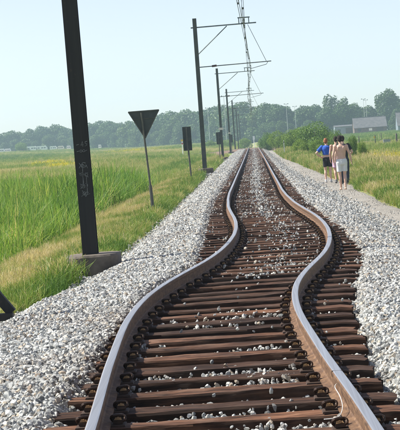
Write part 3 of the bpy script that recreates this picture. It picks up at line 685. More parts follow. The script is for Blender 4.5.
# ------------------------------------------------------------------ signs (seen from behind)
p = at(153.5, 214, 49.0); s = tag(empty('triangular_sign', (p.x, 49.0, float(gz(p.x, 49.0)))), 'dark back of an inverted triangular sign on a thin post', 'sign'); zb_ = s.location.z
dx = atx(144.6, 138, 49.0)-p.x
mb = MB(); mb.tube([(0, 0, 0), (dx*.32, 0, .85)], .045, 8); mb.build('post_sleeve', MT['post'], s)
mb = MB(); mb.tube([(dx*.32, 0, .85), (dx*1.44, -.02, 2.9)], .028, 8); mb.build('post', MT['post'], s)
A_, B_, C_ = at(128.2, 112.2, 49.0), at(158.8, 109.8, 49.0), at(145.2, 138.3, 49.0)
mb = MB(); mb.prism([(q.x-p.x, q.z-zb_) for q in (A_, B_, C_)], .03, .045); mb.build('sign_plate', MT['signback'], s)
mb = MB()
for a, b in ((A_, B_), (B_, C_), (C_, A_)): mb.bar((a.x-p.x, .02, a.z-zb_), (b.x-p.x, .02, b.z-zb_), .03, .03)
mb.build('edge_frame', MT['post'], s)
mb = MB(); mb.bar((A_.x*.72+C_.x*.28-p.x, .018, A_.z*.72+C_.z*.28-zb_), (B_.x*.72+C_.x*.28-p.x, .018, B_.z*.72+C_.z*.28-zb_), .03, .02); mb.build('stiffener', MT['post'], s)
BK = [(192.0, 183, 82.0, 183, 126.4, 191.4, 151.0, 'tall dark rectangular board on a post between triangular sign and mast'), (220.5, 162, 156, 216.3, 132, 221.0, 144.6, 'tall dark rectangular board beside the mast with a number plate'), (231.8, 150.5, 230, 229.9, 134.6, 232.7, 142.6, 'small dark rectangular board by the mast nearest the level crossing')]
for (bx, by, Y, x0, y0, x1, y1, lab) in BK:
    p = at(bx, by, Y); s = tag(empty('marker_board', (p.x, Y, float(gz(p.x, Y)))), lab, 'sign', 'rectangular boards along the verge'); zb_ = s.location.z
    a = at(x0, y1, Y); b = at(x1, y0, Y); cx_ = (at(x0+.5, (y0+y1)/2, Y).x+at(x1-.5, (y0+y1)/2, Y).x)/2-p.x; w = (b.x-a.x)*.83; z0, z1 = a.z-zb_, b.z-zb_
    mb = MB(); mb.tube([(0, 0, -.05), (cx_*.8, 0, z0+.1)], .04, 8); mb.build('post', MT['post'], s)
    mb = MB(); mb.box((cx_, .05, (z0+z1)/2), (w, .02, z1-z0)); mb.build('board', MT['signback'], s)
    for q in (-1, 1): mb = MB(); mb.box((cx_+q*w/2*.94, .02, (z0+z1)/2), (.03, .06, z1-z0)); mb.build('edge_flange', MT['signback'], s)
    mb = MB(); mb.box((cx_-.03*w, .0, (z0+z1)/2), (.07, .06, z1-z0)); mb.build('centre_rib', MT['post'], s)

# black trackside post with braced foot, mostly beyond the frame's edge
p = at(-4, 331, 18.4); z0 = float(bz(p.x+.2, 18.4))+.01; s = tag(empty('trackside_post', (p.x-.12, 18.4, z0)), 'black steel post foot with sloping brace standing on the ballast', 'post')
mb = MB(); mb.box((.02, -.05, .045), (.60, .12, .075)); mb.build('base_bar', MT['mast'], s)
mb = MB(); mb.bar((.30, .03, .08), (0.0, .03, .48), .085, .10); mb.build('brace', MT['mast'], s)
mb = MB(); mb.box((-.14, 0, .62), (.10, .13, 1.24)); mb.build('upright', MT['mast'], s)

# ------------------------------------------------------------------ trees and bushes
def crown_mesh(seed, lobes, nleaf, size, mt):
    rg = np.random.default_rng(seed); C = []; Nn = []
    vol = np.array([l[3]*l[4]*l[5] for l in lobes])**.67; pr = vol/vol.sum()
    for l, q in zip(lobes, pr):
        k_ = int(nleaf*q); d = rg.normal(0, 1, (k_, 3)); d /= np.linalg.norm(d, axis=1)[:, None]
        cl = wob(d[:, 0]*3+seed, d[:, 1]*3+d[:, 2]*2.1, 1.)
        r = (.62+.42*np.sqrt(rg.uniform(0, 1, k_)))*(1+.16*cl)
        C.append(np.array(l[:3])+d*r[:, None]*np.array(l[3:6])); Nn.append(d)
    C = np.concatenate(C); Nn = np.concatenate(Nn); n_ = len(C)
    nr = Nn*.7+rg.normal(0, .6, (n_, 3))+np.array([0, 0, .25]); nr /= np.linalg.norm(nr, axis=1)[:, None]
    t = np.cross(nr, rg.normal(0, 1, (n_, 3))); t /= np.linalg.norm(t, axis=1)[:, None]; b = np.cross(nr, t)
    s_ = size*rg.uniform(.6, 1.35, n_)[:, None]
    V = np.stack([C-t*s_, C-b*s_*.6, C+t*s_, C+b*s_*.6], 1).reshape(-1, 3)
    lf = np.clip(.45+.22*wob(C[:, 0], C[:, 1]+C[:, 2]*1.3, size*5)+rg.normal(0, .14, n_), 0, 1)
    return nmesh('crown', V, np.arange(n_*4).reshape(-1, 4), mt, {'lf': lf})
def trunk_mesh(seed, h, r, reach, mt):
    rg = random.Random(seed); mb = MB(); tip = Vector((rg.uniform(-.04, .04)*h, rg.uniform(-.04, .04)*h, h*.75))
    mb.tube([(0, 0, -.3), (0, 0, h*.08), tip*.4, tip], [r*1.25, r, r*.75, r*.2], 7)
    for q in range(6):
        a = q*1.05+rg.uniform(-.3, .3); t0 = rg.uniform(.3, .6); b = tip*t0/.75*.75; e = b+Vector((math.cos(a)*reach*.7, math.sin(a)*reach*.7, h*rg.uniform(.15, .3)))
        mb.tube([b, (b+e)/2+Vector((0, 0, h*.03)), e], [r*.45, r*.3, r*.08], 5)
    return mb.mesh('trunk', mt, True)
def broad_lobes(seed, wide=.42, low=.2):
    rg = random.Random(seed); L = [(0, 0, .58, wide*.72, wide*.72, .36)]
    for q in range(9):
        a = q*2.4+rg.uniform(-.4, .4); rr = wide*rg.uniform(.35, .72); z = rg.uniform(low+.12, .82); k_ = rg.uniform(.14, .22)*(1.15-z*.35)
        L.append((rr*math.cos(a)*(1.25-z*.6), rr*math.sin(a)*(1.25-z*.6), z, k_, k_, k_*.85))
    for q in range(5):
        a = q*1.26+rg.uniform(-.3, .3); L.append((wide*.62*math.cos(a), wide*.62*math.sin(a), rg.uniform(.12, .24), .2, .2, .17))
    L.append((rg.uniform(-.08, .08), rg.uniform(-.08, .08), .84, .16, .16, .155)); return L
BROAD = [(crown_mesh(100+k_, broad_lobes(k_, .40+.03*(k_ % 3)), 6500, .027, MT['leaf']), trunk_mesh(k_, 1, .028, .4, MT['bark'])) for k_ in range(6)]
def poplar_lobes(seed):
    rg = random.Random(seed); L = []
    for q in range(3):
        x_ = (q-1)*.20+rg.uniform(-.03, .03); tp = rg.uniform(.8, 1.0)
        L += [(x_, rg.uniform(-.08, .08), tp*.62, .13, .13, tp*.38), (x_*1.3, 0, .35, .17, .17, .25)]
    return L
POP = [(crown_mesh(140+k_, poplar_lobes(k_), 5000, .025, MT['leaf']), trunk_mesh(40+k_, 1, .025, .25, MT['bark'])) for k_ in range(2)]
def plant(name, pair, loc, h, wx, label, cat, group=None, rz=None):
    o = tag(empty(name, loc, rz if rz is not None else random.uniform(0, 6.28)), label, cat, group); o.scale = (h*wx, h*wx, h)
    link('crown', pair[0], o); link('trunk', pair[1], o); return o
SKY = [(-14, 133), (-2, 134), (9, 131), (19, 132), (30, 129), (42, 126), (55, 124.5), (66, 128), (77, 126), (89, 123), (99, 121), (109, 121), (119, 123), (129, 121), (140, 120), (150, 118), (161, 113.5), (174, 111), (187, 109.5), (199, 110.5), (210, 107), (221, 105), (231, 105.5), (240.5, 102), (247, 109)]
SKY2 = [(260, 105), (268, 103), (277, 104.5), (285, 108.5), (295, 109.5), (304, 106), (313, 105), (353, 106), (361, 109), (367, 106), (404, 97), (414, 95)]
def hor(x): return VPY-(x-VPX)*math.tan(ROLL)
k_ = 0
for (sx, sy) in SKY:
    Y = 960-230*max(0, min(1, (sx-60)/190))+random.uniform(-12, 12); p = at(sx, sy, Y); g0 = float(gz(p.x, Y)); h = p.z-g0+.3
    plant('broadleaf_tree', BROAD[k_ % 6], (p.x, Y, g0), h, random.uniform(1.0, 1.35), 'hazy dark green tree in the far wood behind the parked caravans' if sx < 130 else 'hazy dark green tree in the far wood behind the overhead masts', 'tree', 'trees of the far wood'); k_ += 1
    # a lower tree in front, filling the wood's edge
    Y2 = Y-26; xx_ = sx+6; top = sy+(hor(sx)-sy)*random.uniform(.28, .5); p = at(xx_, top, Y2); g0 = float(gz(p.x, Y2))
    plant('broadleaf_tree', BROAD[(k_+2) % 6], (p.x, Y2, g0), p.z-g0, random.uniform(1.15, 1.4), 'lower leafy tree along the front edge of the far wood', 'tree', 'trees of the far wood edge'); k_ += 1
for (sx, sy) in SKY2:
    Y = 690+random.uniform(-15, 15); p = at(sx, sy, Y); g0 = float(gz(p.x, Y)); h = p.z-g0+.3
    plant('broadleaf_tree', BROAD[k_ % 6], (p.x, Y, g0), h, random.uniform(1.0, 1.25), 'dark green tree in the wood beyond the bushes and barn', 'tree', 'trees beyond the bushes'); k_ += 1
    Y2 = Y-22; p = at(sx+5, sy+(hor(sx)-sy)*random.uniform(.35, .55), Y2); g0 = float(gz(p.x, Y2))
    if not (340 < sx < 395): plant('broadleaf_tree', BROAD[(k_+3) % 6], (p.x, Y2, g0), p.z-g0, random.uniform(1.1, 1.35), 'lower dark green tree filling the wood beyond the bushes', 'tree', 'lower trees beyond the bushes')
    k_ += 1
for (sx, sy, pr_, wx, lab) in ((334, 91.5, POP[0], .95, 'tall tree clump with three pointed tops beyond the bushes'), (386, 88.5, BROAD[1], .82, 'tallest round topped tree standing behind the barn roof'), (351, 103, BROAD[4], 1.1, 'broad round tree beside the barn, left of its roof' if 0 else 'broad round tree at the gable end of the barn'), (326, 106, BROAD[2], 1.0, 'rounded tree in front of the three pointed tops'), (341, 102, BROAD[3], 1.05, 'wide dark tree between the pointed tops and the barn'), (397, 108, BROAD[5], .9, 'pale green tree at the end of the barn by the fence')):
    Y = 672 if sx in (334, 386) else 655; p = at(sx, sy, Y); g0 = float(gz(p.x, Y)); plant('broadleaf_tree', pr_, (p.x, Y, g0), p.z-g0, wx, lab, 'tree', rz=.2)
def bush_lobes(seed, n_=9, flat=.9):
    rg = random.Random(seed); L = [(0, 0, .45, .5, .5, .42)]
    for q in range(n_):
        a = q*2.4+rg.uniform(-.4, .4); rr = rg.uniform(.25, .62); z = rg.uniform(.22, .75)*(1.15-rr*.6); k_ = rg.uniform(.2, .32); L.append((rr*math.cos(a), rr*math.sin(a), z, k_, k_, k_*flat*.8))
    return L
BUSH = [(crown_mesh(200+k_, bush_lobes(70+k_), 9000, .021, MT['bushleaf']), trunk_mesh(80+k_, .8, .03, .5, MT['bark'])) for k_ in range(4)]
for (sx, st, sb, Y, wpx, b, lab) in ((314, 117.5, 150, 178, 29, 0, 'big rounded green bush beside the footpath'), (334, 127, 150, 170, 11, 1, 'green bush at the shoulder of the big rounded bush'), (292, 125.5, 149, 196, 16, 2, 'round bush between the footpath and the big bush'),
        (277, 127.5, 146, 236, 15, 3, 'low bush near the end of the footpath'), (266, 130, 145, 250, 9, 1, 'dark low bush by the level crossing'), (300, 136, 156, 150, 13, 3, 'leafy low shrub at the edge of the footpath'), (318, 136, 157, 135, 14, 2, 'bright green shrub just beyond the walkers'),
        (351.5, 131, 158, 112, 6.5, 2, 'thin feathery shrub behind the walker in black'), (362, 137, 152, 118, 6, 0, 'small shrub by the meadow fence'), (20.5, 140.5, 153, 760, 9, 0, 'dark rounded bush standing in front of the caravans'), (28, 149, 154, 760, 4, 1, 'small dark bush in the meadow before the caravans'), (38, 149, 154, 765, 3.5, 2, 'small round bush below the caravans'), (244, 136.5, 143, 420, 9, 1, 'pale green bush beyond the level crossing'), (228, 138, 144, 440, 10, 2, 'low bush beyond the crossing road by the masts'), (210, 139, 145, 430, 7, 3, 'low bush along the crossing road verge'), (262, 136, 143, 400, 6, 0, 'small green bush behind the white marker')):
    p = at(sx, st, Y); g0 = float(gz(p.x, Y)); h = p.z-g0; o = plant('leafy_bush', BUSH[b], (p.x, Y, g0), h, 1, lab, 'bush'); wr = wpx/FPX*Y/.85; o.scale = (wr, wr, h)

# ------------------------------------------------------------------ caravans, barns, masts far off
def make_caravan(px, pt, pb, Y, wpx, mt, lab, van=False):
    p = at(px, pb, Y); w = wpx/FPX*Y; g0 = float(gz(p.x, Y)); top = at(px, pt, Y).z-g0
    h = max(2.2, top)
    o = tag(empty('parked_caravan', (p.x, Y, g0)), lab, 'caravan', 'caravans parked by the far wood')
    prof = [(-w/2, .45), (w/2, .45), (w/2, h*.62), (w/2-.12*w, h*.93), (w/2-.2*w, h), (-w/2+.1*w, h), (-w/2+.02*w, h*.9)]
    mb = MB(); mb.prism(prof, -1.05, 1.05); mb.build('body', mt, o)
    for k_ in (-.27, .05, .28): mb = MB(); mb.box((k_*w, -1.06, h*.62), (w*.17, .03, h*.2)); mb.build('window', MT['glass'], o)
    for k_ in (-.2, .2):
        mb = MB(); mb.tube([(k_*w, -1.0, .33), (k_*w, -.75, .33)], .33, 10); mb.build('wheel', MT['tyre'], o)
for a in ((1, 149.5, 153, 820, 8, 'white', 'white caravan at the open end of the far row'), (8, 148.8, 152, 830, 6, 'white', 'white caravan beside the dark rounded bush'), (32, 146.3, 150, 850, 11, 'white', 'long white caravan behind the two small bushes'), (42, 145.9, 149.5, 850, 11, 'white', 'largest white caravan in the far row'), (53.5, 146.2, 149.6, 860, 7, 'white', 'short white caravan between the cream and largest caravans'), (61, 146.4, 149.3, 860, 6, 'cream', 'cream caravan parked near the graffiti mast'), (69, 146, 149, 860, 4, 'white', 'small white caravan half hidden by the graffiti mast'), (100, 145.2, 147.2, 880, 3, 'white', 'tiny white trailer between graffiti mast and triangular sign'), (126.5, 144, 146, 860, 3, 'white', 'tiny white trailer just before the triangular sign')):
    make_caravan(*a[:5], MT[a[5]], a[6])
def barn(x0, x1, pt, pe, pb, Y, lab, wallm):
    a = at(x0, pb, Y); b = at(x1, pb-(x1-x0)*math.tan(ROLL), Y); g0 = float(gz(a.x, Y)); w = b.x-a.x; xm = (x0+x1)/2
    h = at(xm, pt, Y).z-g0; he = at(xm, pe, Y).z-g0; D = 9.
    o = tag(empty('barn', ((a.x+b.x)/2, Y, g0)), lab, 'barn')
    mb = MB(); v = []
    for x_ in (-w/2+.2, w/2-.2): v += [(x_, -D/2, -.2), (x_, D/2, -.2), (x_, D/2, he), (x_, 0, h-.15), (x_, -D/2, he)]
    mb.add(v, [(0, 1, 2, 3, 4), (5, 9, 8, 7, 6), (0, 4, 9, 5), (1, 6, 7, 2)]); mb.build('wall', wallm, o)
    mb = MB(); k_ = .12
    for s_ in (-1, 1):
        e = s_*(D/2+.4); ze = he-.4*(h-he)/(D/2)
        v = [(-w/2, 0, h), (w/2, 0, h), (w/2, e, ze), (-w/2, e, ze)]; mb.add(v+[(q[0], q[1], q[2]+k_) for q in v], [(0, 1, 2, 3), (4, 5, 6, 7), (0, 1, 5, 4), (1, 2, 6, 5), (2, 3, 7, 6), (3, 0, 4, 7)])
    rf = mb.build('roof', MT['roof'], o)
    mb = MB(); mb.bar((-w/2, 0, h+.15), (w/2, 0, h+.15), .3, .2); mb.build('ridge', MT['roof'], rf)
    n_ = max(2, int(w/3))
    for q in range(n_):
        x_ = -w/2+w*(q+.5)/n_
        mb = MB(); mb.box((x_, -D/2-.01, he*.55), (1.1, .08, .8)); mb.build('window', MT['white' if q % 3 == 1 else 'glass'], o)
    mb = MB(); mb.box((w*.28, -D/2-.02, he*.42), (2.2, .1, he*.8)); mb.build('door', MT['timber'], o)
    return o
barn(353.2, 386.5, 117.3, 126.8, 133, 600, 'long barn with grey tiled roof and dark walls below the trees', MT['brick'])
barn(396.6, 416, 112, 124.5, 131.5, 580, 'grey roofed barn cut off by the picture edge beside the fence', MT['bluegrey'])
barn(334, 352.5, 125.4, 126.6, 133.5, 610, 'low pale building with flat roof next to the long barn', MT['bluegrey'])
for (px, pt, Y, lab) in ((207.5, 107.5, 560, 'white floodlight mast before the far wood, between two overhead masts'), (223.6, 95.5, 520, 'tall pale floodlight mast rising behind the overhead masts'), (286, 103.5, 600, 'white floodlight mast above the path side bushes'), (363.2, 98.6, 620, 'white floodlight mast of the pair behind the long barn, slightly taller one'), (365.6, 99.6, 640, 'white floodlight mast of the pair behind the long barn, slightly shorter one'), (294.6, 106, 640, 'faint floodlight mast in the wood beyond the big bush')):
    p = at(px, pt, Y); g0 = float(gz(p.x, Y)); h = p.z-g0; o = tag(empty('floodlight_mast', (p.x, Y, g0)), lab, 'lamp post')
    mb = MB(); mb.tube([(0, 0, -.2), (0, 0, h)], [.09, .05], 8); mb.build('pole', MT['palepole'], o)
    mb = MB(); mb.bar((-.75, 0, h-.25), (.75, 0, h-.25), .07); mb.build('crossarm', MT['galv'], o)
    for q in (-.6, .6): mb = MB(); mb.box((q, -.12, h-.12), (.34, .25, .22)); mb.build('lamp_head', MT['galv'], o)
# fence and trough on the right, markers at the crossing
for (px, pt, pb, Y, lab) in ((397.0, 133.3, 146.5, 205, 'stout dark fence post next to the grey trough'), (375.6, 134.8, 147, 205, 'thin fence post carrying a small yellow tag'), (359.5, 136, 148.5, 205, 'fence post standing by the thin feathery shrub'), (381.5, 132.8, 141, 300, 'distant fence post in the field before the long barn')):
    p = at(px, pb, Y); g0 = float(gz(p.x, Y)); h = at(px, pt, Y).z-g0; o = tag(empty('fence_post', (p.x, Y, g0)), lab, 'fence post')
    mb = MB(); r = .11 if px > 390 else .06; mb.tube([(0, 0, -.2), (.01, 0, h-.05), (.01, 0, h)], [r, r*.92, r*.6], 8); mb.build('stake', MT['timber'], o, True)
    mb = MB(); mb.box((0, -r, h*.82), (.02, .04, .05)); mb.build('staple', MT['galv'], o)
    if px == 375.6: mb = MB(); mb.box((-.08, -.09, h-.28), (.16, .03, .2)); mb.build('tag', MT['yellow'], o)
p = at(387, 143.6, 207); g0 = float(gz(p.x, 207)); o = tag(empty('water_trough', (p.x, 207, g0)), 'grey metal water trough by the fence in the field', 'trough')
mb = MB(); w, h = .86, at(387, 139.2, 207).z-g0; mb.prism([(-w/2*.9, .15), (w/2*.9, .15), (w/2, h), (w/2-.05, h), (w/2*.85, .25), (-w/2*.85, .25), (-w/2+.05, h), (-w/2, h)], -.3, .3); mb.box((0, -.31, (h+.2)/2), (w*.93, .03, h-.22)); mb.box((0, .31, (h+.2)/2), (w*.93, .03, h-.22)); mb.build('basin', MT['greybox'], o)
for q in (-.3, .3): mb = MB(); mb.box((q, 0, .08), (.08, .5, .2)); mb.build('leg', MT['greybox'], o)
p = at(254, 141.5, 290); g0 = float(gz(p.x, 290)); o = tag(empty('white_marker', (p.x, 290, g0)), 'small white marker board on a post beyond the crossing', 'marker')
top = at(254, 136.2, 290).z-g0; mb = MB(); mb.tube([(0, 0, -.1), (0, 0, top)], .05, 8); mb.build('post', MT['white'], o); mb = MB(); mb.box((0, -.06, top-.28), (.34, .04, .6)); mb.build('board', MT['white'], o)
p = at(182.6, 148, 262); g0 = float(gz(p.x, 262)); o = tag(empty('road_marker', (p.x, 262, g0)), 'yellow topped white and red road marker by crossing road', 'marker')
top = at(182.6, 139.6, 262).z-g0; mb = MB(); mb.tube([(0, 0, -.1), (0, 0, top-.2)], .06, 8); mb.build('post', MT['white'], o)
mb = MB(); mb.box((-.02, -.05, top-.12), (.36, .05, .26)); mb.build('head', MT['yellow'], o); mb = MB(); mb.box((0, -.05, top-.6), (.2, .05, .22)); mb.build('band', MT['red'], o)
p = at(284.3, 148.5, 160); g0 = float(gz(p.x, 160)); o = tag(empty('path_bollard', (p.x, 160, g0)), 'short pale post at the edge of the footpath', 'post')
top = at(284.3, 140.3, 160).z-g0; mb = MB(); mb.tube([(0, 0, -.1), (0, 0, top-.03), (0, 0, top)], [.035, .03, .02], 8); mb.build('shaft', MT['palepole'], o); mb = MB(); mb.tube([(0, 0, top-.2), (0, 0, top-.12)], .05, 8); mb.build('band', MT['tyre'], o)

# ------------------------------------------------------------------ people (seen from behind, walking away)
def skinmat(name, c1, c2):
    m_, nt, b = mat(name); n_ = noise(nt, 9, 4); nt.links.new(ramp(nt, n_, [(.3, c1), (.7, c2)]), b.inputs['Base Color'])
    b.inputs['Roughness'].default_value = .5; b.inputs['Subsurface Weight'].default_value = .08; b.inputs['Subsurface Radius'].default_value = (.02, .008, .004); return m_
MT['skin'] = skinmat('skin', (.60, .38, .28), (.68, .45, .345))
MT['skintan'] = skinmat('skin_tanned', (.52, .31, .22), (.60, .37, .27))
def cloth(name, c, k=1.25): return simple(name, c, tuple(min(1, q*k) for q in c), 10, .85, .5, 0, .012)
MT['bluetee'] = cloth('blue_cotton', (.018, .085, .40)); MT['blacktee'] = cloth('black_cotton', (.012, .012, .015)); MT['whiteshorts'] = cloth('white_cotton', (.66, .68, .68), 1.1)
MT['blackshorts'] = cloth('black_nylon', (.010, .010, .013)); MT['lilac'] = cloth('lilac_cotton', (.56, .36, .50)); MT['jeans'] = cloth('dark_denim', (.02, .028, .045))
MT['redhair'] = simple('red_brown_hair', (.20, .055, .015), (.36, .12, .035), 40, .6, .8, 0, .01); MT['darkhair'] = simple('dark_brown_hair', (.007, .0045, .003), (.022, .013, .008), 40, .9, .8, 0, .01)
MT['shoe'] = simple('white_shoe', (.6, .6, .58), (.75, .75, .73), 8, .6, 0); MT['darkshoe'] = simple('grey_shoe', (.10, .10, .11), (.2, .2, .2), 8, .7, 0)
def fuse(mb, vox, name, mt, smooth_it=4):
    me = mb.mesh(name+'_raw', mt); o = bpy.data.objects.new('raw', me); COL.objects.link(o)
    r = o.modifiers.new('r', 'REMESH'); r.mode = 'VOXEL'; r.voxel_size = vox; r.use_smooth_shade = True
    s_ = o.modifiers.new('s', 'SMOOTH'); s_.factor = .5; s_.iterations = smooth_it
    dg = bpy.context.evaluated_depsgraph_get(); out = bpy.data.meshes.new_from_object(o.evaluated_get(dg)); out.name = name
    bpy.data.objects.remove(o); out.materials.clear(); out.materials.append(mt); return out
def folds(me, amp, s_):
    n_ = len(me.vertices); co = np.empty(n_*3, np.float32); nr = np.empty(n_*3, np.float32); me.vertices.foreach_get('co', co); me.vertices.foreach_get('normal', nr)
    co = co.reshape(-1, 3); nr = nr.reshape(-1, 3); co = co+nr*(amp*wob(co[:, 0]+co[:, 1]*.6, co[:, 2]*.55+co[:, 0]*.3, s_, 2))[:, None].astype(np.float32)
    me.vertices.foreach_set('co', co.ravel()); me.update(); return me
def ball(mb, c, r, n=8):
    c = Vector(c); rx, ry, rz = r if hasattr(r, '__len__') else (r, r, r)
    V = [c+Vector((0, 0, rz))]; 
    for i in range(1, n):
        t = math.pi*i/n
        for k in range(n*2): a = math.pi*k/n; V.append(c+Vector((rx*math.sin(t)*math.cos(a), ry*math.sin(t)*math.sin(a), rz*math.cos(t))))
    V.append(c-Vector((0, 0, rz))); m2 = 2*n; F = [(0, 1+k, 1+(k+1) % m2) for k in range(m2)]
    for i in range(n-2):
        for k in range(m2): a = 1+i*m2; F.append((a+k, a+m2+k, a+m2+(k+1) % m2, a+(k+1) % m2))
    l = 1+(n-2)*m2; F += [(l+k, len(V)-1, l+(k+1) % m2) for k in range(m2)]
    mb.add(V, F)
def hand(mb, wrist, d, side, curl=.5):
    """palm and five separate fingers; d = direction of the hand, side = thumb side vector"""
    d = Vector(d).normalized(); s_ = Vector(side); s_ = (s_-d*s_.dot(d)).normalized(); nrm = d.cross(s_)
    w = Vector(wrist); pe = w+d*.085
    mb.tube([w, w+d*.03, pe], [(.017, .024), (.016, .036), (.014, .038)] if abs(nrm.y) > .5 else [(.024, .017), (.036, .016), (.038, .014)], 10)
    for i, (o_, L) in enumerate(((.028, .072), (.010, .08), (-.009, .075), (-.027, .06))):
        b = pe-d*.012+s_*o_; p1 = b+d*L*.45+nrm*curl*.012; p2 = p1+d*L*.35+nrm*curl*.03; p3 = p2+d*L*.15+nrm*curl*.03
        mb.tube([b, p1, p2, p3], [.0095, .0088, .008, .006], 6)
    b = w+d*.028+s_*.028; mb.tube([b, b+d*.028+s_*.026+nrm*.006, b+d*.058+s_*.034+nrm*.016], [.013, .0105, .008], 6)
def person(loc, rz, H, pose, skin, label, wear):
    """local frame: faces +Y, x to the right, z up, metres for a 1.80 m figure scaled by H/1.8"""
    o = tag(empty('person', loc, rz), label, 'person', None); k = H/1.8; o.scale = (k, k, k)
    V3 = Vector; mb = MB(); P_ = pose
    pel = V3((P_.get('sway', 0), 0, .95)); ch = V3((P_.get('sway', 0)*.5, .01, 1.28)); nk = V3((0, .02, 1.50)); hd = V3(P_.get('head', (0, .045, 1.675)))
    sl, sr = V3((-.185, 0, 1.435)), V3((.185, 0, 1.435))
    # torso (tube radii: first along y, second across)
    mb.tube([V3((pel.x, .01, .86)), V3((pel.x, .005, .92)), V3((pel.x, 0, 1.0)), V3((pel.x*.8, .005, 1.10)), V3((ch.x, .01, 1.22)), V3((ch.x, .008, 1.34)), V3((0, .005, 1.43)), V3((0, .01, 1.49))],
            [(.10, .145), (.118, .168), (.112, .162), (.100, .143), (.112, .160), (.118, .178), (.095, .165), (.06, .085)], 18)
    for s_ in (sl, sr): ball(mb, s_+V3((0, 0, -.01)), (.068, .062, .068))
    mb.tube([V3((0, .01, 1.44)), V3((0, .02, 1.52)), hd-V3((0, .01, .08))], [.062, .054, .056], 12)
    ball(mb, hd, (.076, .096, .116), 10); ball(mb, hd+V3((0, .035, -.06)), (.055, .06, .06))
    ball(mb, hd+V3((0, .103, -.02)), (.014, .018, .024), 6); mb.tube([hd+V3((-.025, .09, -.065)), hd+V3((.025, .09, -.065))], .008, 6)
    for s_ in (-1, 1): ball(mb, hd+V3((s_*.08, 0, -.005)), (.012, .02, .032), 6); ball(mb, hd+V3((s_*.032, .088, .005)), (.013, .008, .008), 6)
    # shoulder blades and spine hollow
    for s_ in (-1, 1): ball(mb, V3((s_*.085, -.085, 1.36)), (.055, .03, .075), 8)
    legs = {}
    for n_, hx in (('l', -.095), ('r', .095)):
        hip = V3((pel.x+hx, 0, .90)); kn = V3(P_['k'+n_]); an = V3(P_['a'+n_]); legs[n_] = (hip, kn, an)
        mb.tube([hip+V3((0, 0, .03)), hip.lerp(kn, .35), hip.lerp(kn, .8), kn, kn.lerp(an, .28)+V3((0, -.018, 0)), kn.lerp(an, .65), an], [(.098, .092), (.088, .084), (.064, .06), (.058, .054), (.06, .056), (.042, .04), (.037, .034)], 12)
        tl = P_.get('t'+n_, 0)     # heel lift
        heel = an+V3((0, -.045, -.055+tl*.0)); toe = an+V3((0, .17, -.065-tl)); mid = an+V3((0, .07, -.045-tl*.4))
        mb.tube([heel, an+V3((0, -.01, -.035)), mid, toe], [(.03, .03), (.042, .034), (.03, .044), (.017, .042)], 10)
        legs[n_] += (heel, mid, toe)
    arms = {}
    for n_, sh in (('l', sl), ('r', sr)):
        el = V3(P_['e'+n_]); wr = V3(P_['w'+n_]); arms[n_] = (sh, el, wr)
        mb.tube([sh, sh.lerp(el, .4), el, el.lerp(wr, .3), wr], [.056, .049, .039, .041, .027], 12)
        hand(mb, wr, P_.get('h'+n_, wr-el), P_.get('th'+n_, (0, 1, 0)), .6)
    link('body', fuse(mb, .0085, 'body', skin), o)
    # hair cap
    mb = MB(); ball(mb, hd+V3((0, -.016, .028)), (.085, .098, .106), 12); ball(mb, hd+V3((0, -.045, -.01)), (.074, .068, .09), 10)
    hm = fuse(mb, .012, 'hair', wear['hair'], 2)
    folds(hm, .008, .03)
    link('hair', hm, o)
    sm, slen, flare = wear['shorts']
    mb = MB(); mb.tube([V3((pel.x, 0, 1.02)), V3((pel.x, 0, .97)), V3((pel.x, -.005, .90)), V3((pel.x, -.005, .83))], [(.122, .172), (.132, .182), (.138, .190), (.125, .18)], 18)
    for n_ in 'lr':
        hip, kn, an = legs[n_][:3]
        if slen <= 1:
            e = hip.lerp(kn, slen); mb.tube([hip+V3((0, 0, .02)), hip.lerp(kn, slen*.5), e], [(.108, .096), (.100+flare*.4, .086+flare*.3), (.094+flare, .078+flare*.6)], 14)
        else:
            mb.tube([hip+V3((0, 0, .02)), hip.lerp(kn, .5), kn, kn.lerp(an, .5), an+V3((0, 0, .02)), an+V3((0, -.005, -.03))], [.114, .102, .088, .086, .078, .078], 14)
    link('shorts' if slen <= 1 else 'jeans', folds(fuse(mb, .011, 'shorts', sm, 2), .009, .085), o)
    if wear.get('tee'):
        tm, hem = wear['tee']; mb = MB(); pts = []; 
        prof = [(.98, .135, .180), (1.06, .132, .176), (1.16, .136, .174), (1.26, .146, .186), (1.36, .150, .202), (1.43, .134, .190), (1.475, .09, .125), (1.50, .07, .085)]
        prof = [(hem, .134, .178)]+[q for q in prof if q[0] > hem+.02]
        mb.tube([V3((0, .006, z)) for z, a, b in prof], [(a, b) for z, a, b in prof], 18)
        for n_ in 'lr':
            sh, el, wr = arms[n_]; ball(mb, sh+V3((0, 0, -.005)), (.086, .08, .084)); mb.tube([sh+(sh-el)*.05, sh.lerp(el, .35), sh.lerp(el, .68)], [.073, .07, .07], 12)
        link('shirt', folds(fuse(mb, .011, 'shirt', tm, 2), .010, .095), o)
    if wear.get('shoes'):
        for n_ in 'lr':
            heel, mid, toe = legs[n_][3:]; an = legs[n_][2]; mb = MB()
            mb.tube([heel+V3((0, -.012, -.0)), an+V3((0, -.01, -.03)), mid, toe+V3((0, .012, .004))], [(.036, .038), (.05, .043), (.042, .052), (.03, .046)], 12)
            mb.tube([an+V3((0, -.01, -.02)), an+V3((0, -.012, .045))], .047, 12)
            link('shoe', fuse(mb, .01, 'shoe', wear['shoes'], 2), o)
    return o
def pz(x, y): return float(gz(x, y))+.035
walkA = dict(kl=(-.10, .09, .49), al=(-.09, -.01, .085), kr=(.10, .02, .49), ar=(.085, -.17, .12), tr=.035, el=(-.285, -.04, 1.14), wl=(-.30, .06, .89), er=(.29, -.10, 1.15), wr=(.335, -.03, .90), thl=(.1, 1, 0), thr=(-.1, 1, 0))
